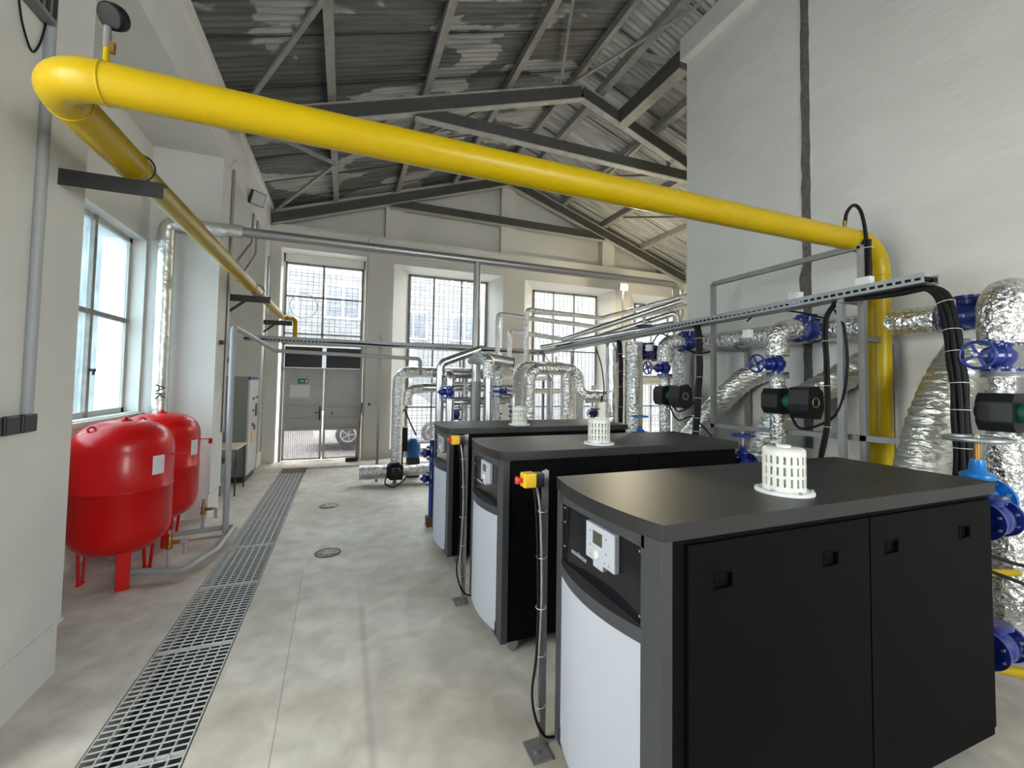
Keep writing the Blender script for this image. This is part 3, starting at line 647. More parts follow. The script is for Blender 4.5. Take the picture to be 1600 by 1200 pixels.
t0 = tank((-1.90, 5.10, 0), math.radians(-62), 'red expansion tank nearest the camera'); t0.scale = (1.0, 1.0, 1)
c = dup(t0); c.location = (-1.95, 6.12, 0); c.rotation_euler = (0, 0, math.radians(-50)); c['label'] = 'red expansion tank half hidden behind the nearer one'

# ------------------------------------------------------------------ pipe helpers
def pipe(name, pts, r, m, label, cat='pipe', R=None, n=18, group=None, rings=0, wob=0, sub=0):
    P = fillet(pts, R if R is not None else r*1.8, 9) if len(pts) > 2 else [V(p) for p in pts]
    if sub:
        Q = [P[0]]
        for a, b in zip(P, P[1:]):
            k = max(1, int((b-a).length/sub)); Q += [a+(b-a)*j/k for j in range(1, k+1)]
        P = Q
    o = MB().tube(P, r, n, wob=wob).build(name, m); tag(o, label, cat, group)
    return o
def bolts(par, c, ax, R_, n=8, r=.008, h=.02):
    a = V(ax).normalized(); u = V((1, 0, 0)) if abs(a.x) < .9 else V((0, 1, 0)); x = a.cross(u).normalized(); y = a.cross(x); c = V(c)
    for k in range(n):
        t = 2*PI*(k+.5)/n; p = c+(x*math.cos(t)+y*math.sin(t))*R_; MB().lathe([(r, -h), (r, h)], p, a, 6).build('bolt', 'galv', par)
def wheel(c, ax, R_, m, parent, spokes=4, hub=.02):
    a = V(ax).normalized(); u = V((1, 0, 0)) if abs(a.x) < .9 else V((0, 1, 0)); x = a.cross(u).normalized(); y = a.cross(x); c = V(c)
    w_ = MB().torus(c, a, R_, R_*.11, 30, 8).lathe([(hub, -.02), (hub, .02)], c, a, 12)
    for k in range(spokes): t = 2*PI*k/spokes+.4; w_.beam(c, c+(x*math.cos(t)+y*math.sin(t))*R_, .018, .012, a)
    return w_.build('handwheel', m, parent)
def globe_valve(c, label, stem=(-1, 0, 0), s=1.0, m='blue', axis=(0, 0, 1), slen=.30, wr=.088, wm=None, group='blue handwheel valves'):
    """flanged valve centred at c, pipe along axis, wheel out along stem"""
    t = thing('handwheel_valve', label, 'valve', c, 0, group); ax = V(axis).normalized(); sv = V(stem).normalized()
    b = MB().lathe([(.055*s, -.09*s), (.05*s, -.06*s), (.075*s, -.02*s), (.078*s, .02*s), (.05*s, .06*s), (.055*s, .09*s)], (0, 0, 0), ax, 20)
    b.lathe([(.055*s, .0), (.05*s, .10*s), (.065*s, .105*s), (.065*s, .13*s), (.035*s, .14*s), (.026*s, .2*s)], (0, 0, 0), sv, 14); b.build('valve_body', m, t)
    for sg in (-1, 1):
        f = MB().lathe([(.105*s, -.011*s), (.105*s, .011*s)], ax*sg*.095*s, ax, 28).build('flange', m, t)
        bolts(f, ax*sg*.10*s, ax, .085*s, 8, .009*s, .024*s)
    MB().lathe([(.012*s, .18*s), (.012*s, slen*s+.03)], (0, 0, 0), sv, 10).build('stem', 'galv' if m != 'blue2' else 'brass', t)
    wheel(sv*slen*s, sv, wr*s, wm or m, t)
    return t
def check_valve(c, axis, label, s=1.0):
    t = thing('check_valve', label, 'valve', c, 0, 'blue bolted check valves'); ax = V(axis).normalized()
    MB().lathe([(.07*s, -.12*s), (.075*s, -.08*s), (.115*s, -.03*s), (.12*s, .03*s), (.08*s, .08*s), (.07*s, .12*s)], (0, 0, 0), ax, 24).lathe([(.07*s, .03*s), (.07*s, .14*s)], (0, 0, 0), (0, 0, 1), 18).build('valve_body', 'blue', t)
    for sg in (-1, 1):
        f = MB().lathe([(.135*s, -.012*s), (.135*s, .012*s)], ax*sg*.125*s, ax, 28).build('flange', 'blue', t)
        bolts(f, ax*sg*.125*s, ax, .11*s, 8, .010*s, .03*s)
    MB().lathe([(.10*s, .135*s), (.10*s, .16*s)], (0, 0, 0), (0, 0, 1), 18).build('cover', 'blue', t)
    return t
def pump(c, label, s=1.0, rz=0):
    t = thing('circulation_pump', label, 'pump', c, rz, 'black circulation pumps'); 
    oc = [(-.10, -.06), (-.07, -.11), (.07, -.11), (.10, -.06), (.10, .06), (.07, .11), (-.07, .11), (-.10, .06)]
    MB().prism([(a*s, b*s) for a, b in [(-.13, -.07), (-.09, -.13), (.06, -.13), (.10, -.09), (.10, .09), (.06, .13), (-.09, .13), (-.13, .07)]], 'y', -.09*s, .09*s).lathe([(.05*s, .0), (.05*s, .04*s)], (0, .09*s, 0), (0, 1, 0), 16).build('casing', 'black', t, .012)
    MB().lathe([(.062*s, .06*s), (.062*s, .08*s), (.070*s, .085*s), (.062*s, .10*s), (.070*s, .115*s), (.062*s, .13*s), (.070*s, .145*s), (.062*s, .16*s), (.062*s, .2*s)], (0, 0, 0), (0, -1, 0), 20).build('motor', 'green', t)
    h = MB().prism([(a*s, b*s) for a, b in [(-.10, -.02), (-.08, .14), (.05, .16), (.12, .10), (.13, -.06), (.08, -.16), (-.03, -.16), (-.09, -.10)]], 'y', -.38*s, -.18*s).build('control_head', 'black', t, .02)
    MB().torus((.01*s, -.382*s, 0), (0, 1, 0), .045*s, .005*s, 20, 6).build('dial', 'galv', h)
    MB().lathe([(.085*s, .13*s), (.085*s, .15*s)], (0, 0, 0), (0, 0, 1), 24).build('flange', 'galv', t); MB().lathe([(.085*s, -.15*s), (.085*s, -.13*s)], (0, 0, 0), (0, 0, 1), 24).build('flange', 'galv', t)
    return t

# ------------------------------------------------------------------ yellow gas pipe
YP = 2.5; ZP = 3.25; XP = -1.31
gp = thing('yellow_gas_pipe', 'thick yellow gas pipe crossing the hall and turning along the left wall', 'gas pipe', (0, 0, 0))
P = fillet([(XP, 3.42, ZP), (XP, YP, ZP), (4.66, YP, ZP+.0), (4.66, YP, .12)], [.22, .28], 14)
MB().tube(P, .093, 32).build('main_run', 'yellow', gp)
MB().tube([(XP, 3.40, ZP), (XP, 3.47, ZP), (XP, 3.52, ZP), (XP, 7.2, ZP), (XP, 7.25, ZP), (XP, 10.35, ZP)], .08, 28, rad=[.093, .093, .078, .078, .066, .064]).build('side_run', 'yellow', gp)
MB().tube(fillet([(XP, 10.3, ZP), (XP, 10.75, ZP), (XP+.25, 10.75, ZP-.02), (XP+.25, 10.75, 2.75)], .07), .05, 16).build('end_branch', 'yellow', gp)
for c_, a_ in (((XP+.24, YP, ZP), (1, 0, 0)), ((XP, YP+.24, ZP), (0, 1, 0)), ((4.36, YP, ZP), (1, 0, 0)), ((4.66, YP, 2.95), (0, 0, 1)), ((XP, 3.4, ZP), (0, 1, 0))): MB().torus(c_, a_, .092, .006, 36, 6).build('weld_seam', 'yellow', gp)
MB().torus((XP, 7.2, ZP), (0, 1, 0), .078, .005, 30, 6).build('weld_seam', 'yellow', gp)
sh = MB().lathe([(.112, 0), (.112, 6)], (5, 5, 5)) if False else None
gg = thing('gas_pressure_gauge', 'black round gauge on a short yellow stem above the pipe', 'gauge', (-1.075, YP, ZP-.02))
MB().cyl((0, 0, .08), (0, 0, .2), .012, 12).build('stem', 'yellow', gg)
MB().cyl((0, 0, .19), (0, 0, .29), .015, 12).build('cock', 'dim', gg); MB().box(.012, .03, -.01, .01, .17, .22).build('cock_handle', 'brass', gg)
MB().lathe([(.02, -.035), (.052, -.03), (.056, -.01), (.056, .025), (.048, .027), (.0, .025)], (.02, 0, .345), (-.35, -.75, -.5), 32).build('gauge_case', 'cable', gg)
for i, (y, l, lb) in enumerate(((3.42, .52, 'dark steel bracket under the yellow pipe on the near pillar'), (7.55, .55, 'dark steel bracket under the yellow pipe on the second pillar'), (10.55, .55, 'dark steel bracket under the yellow pipe near the door'))):
    t = thing('pipe_bracket', lb, 'bracket', (XL, y, ZP-.10), 0, 'dark brackets carrying the yellow pipe')
    MB().box(0, l, -.03, .03, -.006, 0).box(0, l, -.036, -.028, -.10, .0).build('arm', 'dark', t)
    if i: MB().beam((.0, 0, -.26), (.28, 0, -.02), .035, .035).build('strut', 'dark', t)
    MB().torus((.37, 0, .09), (0, 1, 0), .09, .006, 24, 6).build('clamp', 'dark', t)

# ------------------------------------------------------------------ silver header pipe overhead
def clad(name, pts, r, label, m='dim', R=None):
    return pipe(name, pts, r, m, label, 'pipe', R=R, n=20, sub=0)
YS, ZS = 6.80, 3.90
oh = clad('overhead_pipe', [(-2.1, YS, 3.90), (6.15, YS, ZS), (6.15, YS, 2.2)], .066, 'long dull silver pipe crossing overhead below the trusses', R=.12)
rr = MB()
for x in (-.2, 1.1, 3.2, 4.3, 5.4): rr.torus((x, YS, ZS), (1, 0, 0), .066, .004, 24, 6)
rr.build('joint_ring', 'galv', oh)
pipe('overhead_pipe_foil', [(-2.20, YS+.0, 1.30), (-2.21, YS, 3.90), (-1.35, YS, 3.9)], .088, 'foilw', 'foil-jacketed riser pipe in the niche corner behind the red tanks', R=.1)
dz = clad('drop_pipe', [(2.0, YS, ZS), (2.0, YS, 2.3)], .06, 'grey pipe dropping from the overhead pipe onto the manifold')
tk = bpy.data.curves.new('arrow_text', 'FONT'); tk.body = 'AK'; tk.size = .15; tk.extrude = .001; tk.materials.append(M['black'])
to = text_mesh('stencil_text', tk); to.matrix_world = Matrix(((0, .95, .31, -2.215), (0, .31, -.95, 6.695), (-1, 0, 0, 1.80), (0, 0, 0, 1))); tag(to, 'black stencilled letters on the foil riser pipe', 'lettering')

# grey pipe beside the second pillar
gv = thing('grey_pipe', 'grey plastic pipe rising from the tanks and turning along to the manifold', 'pipe', (0, 0, 0))
GXp = -1.32
MB().tube(fillet([(-1.23, 5.95, .09), (-1.33, 6.6, .3), (-1.46, 6.95, 2.56), (-1.22, 8.2, 2.38), (1.36, 8.2, 2.32), (1.36, 8.2, 1.9)], .07, 6)[0:0] or fillet([(-1.26, 6.05, .06), (-1.26, 6.06, .2), (-1.36, 6.5, 2.56), (-1.06, 8.0, 2.35), (1.30, 8.0, 2.30), (1.30, 8.0, 2.0)], .07, 6), .033, 14).build('riser', 'grey', gv)
fp = MB().tube(fillet([(-1.9, 5.10, .08), (-1.36, 4.98, .07), (-1.20, 5.45, .07), (-1.20, 6.25, .07), (-1.85, 6.12, .07)], .05, 6), .03, 14); fp.build('floor_run', 'grey', gv)
for i, (x, y, lb) in enumerate(((-1.50, 5.05, 'brass drain cock on the grey floor pipe by the near tank'), (-1.52, 6.18, 'brass drain cock on the grey floor pipe by the far tank'))):
    t = thing('drain_cock', lb, 'valve', (x, y, .07), 0, 'brass drain cocks')
    MB().cyl((0, 0, .02), (0, 0, .2), .018, 12).build('pipe_stub', 'grey', t)
    MB().lathe([(.024, .19), (.03, .21), (.02, .24), (.026, .27), (.016, .30), (.016, .33)], n=10).cyl((0, 0, .25), (.09, 0, .25), .018, 10).build('cock_body', 'brass', t)
    MB().box(-.015, .015, -.006, .006, .33, .37).build('cock_lever', 'galv', t)
    MB().tube(fillet([(.08, 0, .25), (.13, 0, .25), (.13, -.01, .14)], .02, 5), .018, 10).build('spout', 'grey', t)

# ------------------------------------------------------------------ cable trays and support frames
def tray(a, b, label, wd=.19, hh=.075):
    a, b = V(a), V(b); d = (b-a).normalized(); x = d.cross(V((0, 0, 1))).normalized(); L_ = (b-a).length; t = thing('cable_tray', label, 'cable tray', a)
    o = V((0, 0, 0)); mb = MB()
    e = b-a
    mb.obox(e/2, d*L_/2, x*wd/2, V((0, 0, .0015)))
    for s in (-1, 1):
        sx = x*s*wd/2
        for z0, z1 in ((0, .020), (.042, hh)): mb.obox(e/2+sx+V((0, 0, (z0+z1)/2)), d*L_/2, x*.0012, V((0, 0, (z1-z0)/2)))
        k = 0; st_ = .06
        while k*st_ < L_: mb.obox(d*(k*st_+.012)+sx+V((0, 0, .031)), d*.010, x*.0012, V((0, 0, .011))); k += 1
    mb.build('tray_channel', 'tray', t)
    for q in (-.055, -.02, .025, .06): MB().tube([e*k/12+x*(q+.012*math.sin(k*1.3+q*40))+V((0, 0, .032+.006*math.sin(k*2+q*9))) for k in range(13)], .017, 8).build('cable', 'cable', t)
    return t
tray((4.12, 1.86, 2.70), (4.02, 8.45, 2.52), 'galvanized cable tray running above the pumps beside the partition')
tray((-1.6, 8.45, 2.53), (4.02, 8.45, 2.50), 'galvanized cable tray crossing before the back wall', .14, .10)
def tube_frame(name, segs, label, s=.05, cat='support frame'):
    t = thing(name, label, cat, (0, 0, 0))
    for nm, a, b in segs: MB().beam(a, b, s, s).build(nm, 'post', t)
    return t
tube_frame('pipe_support_frame', [('upright', (4.12, 2.50, 0), (4.12, 2.50, 2.66)), ('upright', (4.28, 2.42, 0), (4.28, 2.42, 3.17)), ('upright', (4.28, 4.08, 0), (4.28, 4.08, 3.17)),
    ('top_rail', (4.28, 2.42, 3.17), (4.28, 4.08, 3.17)), ('wall_upright', (4.9, 2.52, 0), (4.9, 2.52, 2.36)), ('wall_upright', (4.9, 4.12, 0), (4.9, 4.12, 2.36)),
    ('cross_rail', (4.28, 2.42, 2.34), (4.9, 2.52, 2.34)), ('cross_rail', (4.28, 4.08, 2.36), (4.9, 4.12, 2.36)), ('low_rail', (4.28, 4.25, 1.40), (4.28, 2.0, 1.47)),
    ('tray_bearer', (4.06, 2.47, 2.675), (4.35, 2.47, 2.675))], 'grey square-tube frame carrying the header pipe and tray by the partition')
tube_frame('tray_post', [('upright', (.62, 8.5, 0), (.62, 8.5, 2.75)), ('bearer', (.62, 8.35, 2.50), (.62, 8.6, 2.50))], 'slim steel post holding the cable tray near the back wall', .045, 'post')
MB().beam((.64, 8.46, 2.45), (.62, 8.48, 1.9), .03, .02)
tube_frame('tray_post', [('upright', (2.25, 8.5, 0), (2.25, 8.5, 2.6))], 'steel post under the tray behind the manifold pipes', .045, 'post')
tube_frame('tray_post', [('upright', (4.02, 8.45, 0), (4.02, 8.45, 2.66))], 'steel post at the corner where both trays meet', .045, 'post')

def bundle(name, pts, n, r, spread, label, ties=()):
    t = thing(name, label, 'cable bundle', (0, 0, 0)); P = spline(pts, 8)
    for k in range(n):
        a = 2*PI*k/n; off = V((math.cos(a)*spread, math.sin(a)*spread, math.sin(a+1)*spread*.4)) if k else V((0, 0, 0))
        MB().tube([p+off*(1+.12*math.sin(i*.7+k)) for i, p in enumerate(P)], r, 8).build('cable', 'cable', t)
    for f in ties:
        p = P[int(f*(len(P)-1))]; q = P[min(len(P)-1, int(f*(len(P)-1))+1)]; MB().torus(p, q-p, spread+r+.004, .0025, 20, 5).build('cable_tie', 'whitepl', t)
    return t
bundle('cable_bundle', [(4.12, 2.45, 2.68), (4.12, 2.1, 2.66), (4.1, 1.86, 2.66), (4.08, 1.76, 2.50), (4.02, 1.70, 2.2), (3.98, 1.66, 1.9), (3.95, 1.64, 1.5), (3.95, 1.64, 1.1)], 7, .016, .034, 'thick bundle of black cables hanging off the tray end', (.42, .52, .6, .7, .78, .86))
bundle('cable_bundle', [(4.08, 4.2, 2.68), (4.06, 4.12, 2.62), (4.05, 4.08, 2.4), (4.05, 4.08, 2.0), (4.03, 4.1, 1.5), (4.0, 4.1, 1.2)], 6, .014, .026, 'black cable bundle strapped down the frame behind the middle boiler', (.35, .48, .6, .7, .8, .9))
bundle('cable_bundle', [(4.1, 5.85, 2.62), (4.1, 5.78, 2.5), (4.1, 5.75, 2.1), (4.1, 5.75, 1.6), (4.1, 5.75, 1.1)], 5, .014, .024, 'black cable bundle strapped between the two foil columns', (.35, .5, .65, .8, .92))
bundle('cable_bundle', [(4.15, 2.55, 2.68), (4.10, 2.62, 2.5), (4.08, 2.60, 2.1), (4.08, 2.6, 1.6), (4.06, 2.66, 1.2)], 3, .013, .014, 'slim pair of cables down the near frame upright', (.4, .6, .8))
bundle('cable_loop', [(4.12, 2.55, 2.6), (4.1, 2.46, 2.4), (4.1, 2.45, 2.0), (4.1, 2.55, 1.65), (4.1, 2.85, 1.5), (4.15, 3.0, 1.62)], 1, .012, 0, 'black cable loop from the tray to the middle pump')
bundle('cable_loop', [(4.05, 4.1, 1.9), (4.08, 4.2, 1.68), (4.12, 4.5, 1.55), (4.18, 4.72, 1.66)], 1, .011, 0, 'black cable loop feeding the farthest pump')
bundle('cable_loop', [(4.06, 3.9, 1.3), (4.06, 4.2, 1.5), (4.1, 4.5, 1.44), (4.18, 4.75, 1.62)], 1, .010, 0, 'second sagging cable beside the farthest pump')
bundle('cable_loop', [(4.3, 2.38, 2.75), (4.3, 2.38, 3.1), (4.3, 2.42, 3.45), (4.28, 2.47, 3.56), (4.24, 2.51, 3.5), (4.22, 2.52, 3.37)], 1, .015, 0, 'black hose arching over to the top of the yellow pipe')
cn = MB().cyl((4.22, 2.52, 3.32), (4.22, 2.52, 3.42), .016, 10).build('hose_nipple', 'brass'); tag(cn, 'small brass nipple on top of the yellow pipe', 'fitting')
bundle('cable_bundle', [(4.30, 2.38, 3.22), (4.30, 2.38, 3.0), (4.30, 2.38, 2.72)], 3, .016, .022, 'black cables strapped to the top of the tall frame post', (.2, .8))
bundle('cable_loop', [(4.16, 3.5, 2.62), (4.16, 3.35, 2.69), (4.2, 3.1, 2.68), (4.3, 2.95, 2.64), (4.5, 2.9, 2.6)], 1, .009, 0, 'thin black cable looping over the middle elbow')
bundle('cable_loop', [(4.1, 5.0, 2.5), (4.16, 4.9, 2.62), (4.3, 4.75, 2.5), (4.6, 4.7, 2.35), (4.9, 4.6, 2.4)], 1, .010, 0, 'thin black cable looping over the farthest elbow')
for i, (x, y, z, s_, lb) in enumerate(((4.05, 2.86, 2.70, .055, 'white control box with round dial on the tray'), (4.10, 2.30, 2.72, .06, 'pale junction box on the tray beside the tall post'), (4.08, 3.42, 2.42, .045, 'small white sensor box beside the middle elbow'), (4.08, 5.05, 2.38, .045, 'small white sensor box beside the farthest elbow'))):
    t = MB().box(x-.03, x+.03, y-s_, y+s_, z, z+s_*2).build('junction_box', 'whitepaint', bevel=.004); tag(t, lb, 'junction box', 'white control boxes')
    if i == 0: MB().torus((x-.032, y, z+.075), (1, 0, 0), .022, .002, 18, 5).build('dial', 'galv', t)

# ------------------------------------------------------------------ wall header and pump groups
hd = pipe('header_pipe', [(4.72, 2.08, 2.50), (4.72, 5.12, 2.50), (4.72, 5.12, .15)], .122, 'foil', 'foil-wrapped horizontal header pipe along the partition wall', R=.2, sub=.12, wob=.03)
groups = [(1.53, 'nearest'), (3.17, 'middle'), (4.86, 'farthest')]
for gi, (y, wn) in enumerate(groups):
    x = 4.20; zt = 2.50
    hx = 4.44
    pipe('riser_elbow', [(x, y, 2.22), (x, y, zt), (hx, y-(.06 if gi else 0), zt)] if gi else [(x+.02, y, 2.22), (x+.02, y, 2.56), (x+.5, y+.02, 2.58)], .108 if gi else .125, 'foil', 'foil-wrapped elbow above the %s pump' % wn, R=.13, sub=.06, wob=.06, group='foil elbows above the pumps')
    if gi: check_valve((4.55, y-.07, zt), (1, 0, 0), 'blue check valve between elbow and header at the %s pump' % wn)
    else: check_valve((4.72, 1.90, 2.50), (0, 1, 0), 'blue check valve at the near end of the header pipe', 1.0)
    globe_valve((x, y, 2.13), 'blue handwheel valve above the %s pump' % wn)
    MB_ = MB().lathe([(.105, 0), (.105, .018), (.10, .02), (.10, .024), (.105, .026), (.105, .044)], (x, y, 1.985), n=28).build('steel_flange', 'galv'); tag(MB_, 'double steel flange under the valve of the %s pump' % wn, 'flange', 'steel flanges')
    pipe('foil_spool', [(x, y, 1.90), (x, y, 1.985)], .072, 'foil', 'short foil-wrapped spool above the %s pump' % wn, group='foil spools above the pumps')
    pump((x, y, 1.75), 'black circulation pump with green motor, %s of three on the risers' % wn)
    pipe('pump_riser', [(x, y, 1.60), (x, y, 1.2), (x-.02, y, .3)], .075 if gi else .10, 'foil', 'foil-wrapped riser pipe under the %s pump' % wn, sub=.06, wob=.08, group='foil risers under the pumps')
# flue ducts rising to the wall
for i, (pts, r, lb) in enumerate((([(4.22, 2.06, .9), (4.30, 2.04, 1.25), (4.45, 2.02, 1.63), (4.66, 2.0, 1.95), (4.98, 2.02, 2.2)], .165, 'thick wrinkled foil duct rising behind the nearest boiler'),
                                  ([(4.36, 3.55, .9), (4.40, 3.45, 1.36), (4.5, 3.24, 1.68), (4.7, 2.98, 1.93), (4.98, 2.72, 2.18)], .14, 'wrinkled foil duct rising behind the middle boiler'),
                                  ([(4.1, 4.75, .8), (4.3, 4.59, 1.1), (4.5, 4.34, 1.54), (4.75, 4.07, 1.96), (4.98, 3.84, 2.13)], .14, 'foil duct rising behind the farthest boiler'))):
    P = spline(pts, 16); mb = MB(); mb.tube(P, r, 28, rad=[r*(1+.04*math.sin(j*1.9)) for j in range(len(P))], wob=.05)
    tag(mb.build('flue_duct', 'duct'), lb, 'duct', 'foil flue ducts')
bj = [(3.35, 1.55, .9), (3.35, 3.2, .9), (3.35, 4.8, .9)]
for i, (y, wn) in enumerate(groups):
    pipe('boiler_pipe', [(3.24, y-.05, 1.0), (3.62, y-.05, 1.0), (3.62, y-.05, .25)], .09, 'foil', 'foil-wrapped outlet pipe behind the %s boiler' % wn, R=.12, sub=.08, wob=.06, group='foil outlet pipes behind boilers')
globe_valve((3.68, 1.46, 1.22), 'bright blue gate valve with steel handwheel behind the nearest boiler', (0, 0, 1), 1.25, 'blue2', (1, 0, 0), .30, .115, wm='galv')
globe_valve((3.62, 3.10, 1.15), 'dark blue valve with flat handwheel behind the middle boiler', (0, 0, 1), .9, 'blue', (1, 0, 0), .30, .11)
globe_valve((4.0, 5.14, 1.13), 'light blue valve with flat handwheel behind the farthest boiler', (0, 0, 1), .9, 'blue2', (1, 0, 0), .34, .12)
check_valve((3.50, 1.34, 1.16), (1, 0, 0), 'blue flanged valve body at the back corner of the nearest boiler', .8)
check_valve((3.50, 1.34, .45), (1, 0, 0), 'low blue flanged valve body near the floor behind nearest boiler', .8)
pipe('low_return_pipe', [(3.6, 1.34, .45), (4.3, 1.25, .45), (4.9, 1.2, .45)], .085, 'foil', 'low foil return pipe behind the nearest boiler', R=.1)
pipe('yellow_hose', [(3.45, 1.6, .28), (3.62, 1.42, .26), (3.9, 1.3, .2)], .03, 'yellow', 'short yellow gas pipe near the floor behind nearest boiler', R=.1)
pipe('yellow_branch', [(3.5, 1.75, .78), (3.7, 1.55, .74), (4.1, 1.45, .72)], .022, 'yellow', 'thin yellow branch pipe behind the nearest boiler', R=.1)
bundle('cable_loop', [(3.3, 1.3, 1.0), (3.6, 1.2, .93), (3.9, 1.2, 1.05), (4.1, 1.3, 1.3)], 1, .010, 0, 'black cable sagging beside the nearest boiler back corner')
bundle('cable_loop', [(3.3, 1.3, .92), (3.55, 1.2, .82), (3.8, 1.2, .7), (4.1, 1.2, .66)], 1, .010, 0, 'lower black cable beside the nearest boiler back corner')

# ------------------------------------------------------------------ manifold pipes beyond the boilers
def fp(pts, r, label, m='foil', R=None, wob=.05, g='silver pipes beyond the boilers'):
    return pipe('silver_pipe', pts, r, m, label, 'pipe', R=R, sub=.08 if wob else 0, wob=wob, group=g)
fp([(4.25, 5.62, 2.56), (4.25, 5.62, 0)], .14, 'thick foil column right of the black cable bundle')
fp([(4.26, 6.2, 2.58), (4.26, 6.2, 0)], .125, 'thick foil column left of the black cable bundle', 'smooth')
check_valve((4.52, 5.62, 2.40), (1, 0, 0), 'blue check valve at the top of the thick foil column')
fp([(2.84, 6.5, .5), (2.84, 6.5, 2.13), (3.76, 6.5, 2.13), (3.76, 6.5, 1.68), (4.22, 6.25, 1.68)], .10, 'foil arch pipe with double bend left of the foil columns', R=.2)
fp([(2.86, 7.05, .5), (2.86, 7.05, 2.18), (3.9, 7.05, 2.18), (3.9, 7.05, .5)], .10, 'second foil arch pipe just behind the first', R=.22)
fp([(3.52, 6.5, .4), (3.52, 6.5, 2.06)], .095, 'foil riser joining the arch from below')
fp([(3.62, 7.3, .3), (3.62, 7.3, 2.0), (3.62, 8.3, 2.0)], .06, 'slim smooth silver riser under the arch', 'bare', wob=0, R=.1)
fp([(4.25, 7.3, .3), (4.25, 7.3, 1.9)], .08, 'smooth silver riser right of the arch', 'bare', wob=0)
fp([(4.6, 7.3, .3), (4.6, 7.3, 1.86)], .08, 'second smooth silver riser right of the arch', 'smooth', wob=0)
fp([(.94, 8.25, .28), (.94, 8.25, 2.06), (2.55, 8.25, 2.06), (3.4, 8.25, 2.06)], .10, 'foil pipe rising from the floor pump and turning right', R=.2)
fp([(1.34, 6.4, .05), (1.34, 6.4, 2.16), (1.95, 6.4, 2.40)], .062, 'smooth silver riser with slanted top left of the manifold', 'bare', R=.12, wob=0)
fp([(1.44, 6.15, .1), (1.44, 6.15, 2.0), (1.44, 6.7, 2.0)], .062, 'silver riser through the first blue valve', 'bare', R=.1, wob=0)
globe_valve((1.42, 6.12, 1.74), 'blue handwheel valve on the leftmost manifold riser', (-1, .2, 0), .85, 'blue', (0, 0, 1), .16, .07)
fp([(2.0, 6.75, 2.35), (2.0, 6.75, 1.35)], .075, 'smooth silver sleeve under the dropping pipe', 'bare', wob=0)
fp([(2.0, 6.75, 1.9), (2.0, 6.75, .3)], .085, 'grey lower column of the dropping pipe', 'dim', wob=0)
fp([(2.02, 6.15, .4), (2.02, 6.15, 2.22), (1.95, 6.9, 2.24)], .06, 'silver riser with foil elbow at the manifold centre', 'bare', R=.1, wob=0)
fp([(2.02, 6.15, 1.95), (2.02, 6.15, 2.22), (1.90, 6.6, 2.3)], .092, 'crumpled foil elbow on the central manifold riser', R=.1)
drum = thing('silver_drum', 'smooth silver cylinder end with dark cap right of the dropping pipe', 'pipe', (0, 0, 0))
MB().cyl((2.12, 6.6, 2.27), (2.56, 6.6, 2.21), .095, 28).build('jacket', 'bare', drum); MB().cyl((2.56, 6.6, 2.21), (2.575, 6.6, 2.208), .098, 28).build('end_cap', 'dark', drum)
for i, (x, y, z, lb) in enumerate(((2.22, 6.35, 1.75, 'blue valve on the riser right of centre'), (2.42, 6.9, 2.05, 'blue valve just below the silver drum'), (2.60, 6.6, 1.42, 'blue valve stack standing by the foil arch'), (1.75, 7.0, 1.35, 'blue valve low behind the central column'), (1.72, 7.6, 1.98, 'small blue valve high behind the manifold'), (4.35, 6.9, 1.35, 'dark blue valve pair right of the arch'), (4.42, 7.2, 1.62, 'small blue valve above the dark blue pair'), (2.36, 6.7, 1.30, 'blue valve low between riser and arch'))):
    globe_valve((x, y, z), lb, (-1, -.3, 0) if i % 2 else (1, -.2, 0), .8, 'blue', (0, 0, 1), .18, .08)
for i, (pts, r, m_, lb) in enumerate((
    ([(2.22, 6.35, .3), (2.22, 6.35, 2.1), (2.5, 6.5, 2.1)], .06, 'foil2', 'foil riser carrying the right hand blue valve'),
    ([(2.60, 6.6, .3), (2.60, 6.6, 1.72), (2.2, 6.6, 1.72)], .055, 'bare', 'silver pipe bending down to the blue valve stack'),
    ([(1.25, 7.4, 1.78), (3.0, 7.4, 1.78)], .07, 'bare', 'horizontal silver manifold pipe behind the risers, upper'),
    ([(1.5, 7.2, 1.58), (3.0, 7.2, 1.58)], .05, 'dim', 'horizontal grey manifold pipe behind the risers, lower'),
    ([(1.35, 7.0, 2.03), (2.5, 7.0, 2.0)], .07, 'dim', 'horizontal grey pipe crossing the dropping pipe'),
    ([(1.08, 7.9, 1.45), (1.08, 7.9, 1.72), (1.7, 7.9, 1.80), (2.6, 7.9, 1.80)], .085, 'foil', 'foil pipe with short bend left of the risers'),
    ([(1.62, 7.0, 1.3), (1.62, 7.0, 1.55), (2.6, 7.0, 1.55)], .05, 'bare', 'silver elbow pipe above the low blue valve'),
    ([(1.98, 7.3, .3), (1.98, 7.3, 2.1)], .045, 'foil2', 'thin foil riser behind the central column'),
    ([(2.38, 6.95, .3), (2.38, 6.95, 2.0)], .05, 'foil', 'thin foil riser under the silver drum'),
    ([(2.08, 6.0, .6), (2.08, 6.0, 1.72), (2.02, 6.1, 1.74)], .016, 'grey', 'thin grey tube beside the central riser'),
    ([(3.15, 8.4, 1.72), (4.6, 8.4, 1.72)], .07, 'smooth', 'horizontal foil pipe seen through the arch'),
    ([(2.76, 8.1, .2), (2.76, 8.1, 2.0)], .05, 'bare', 'silver riser beside the arch near the window'))):
    fp(pts, r, lb, m_, wob=.04 if 'foil' in m_ else 0, R=r*1.6)
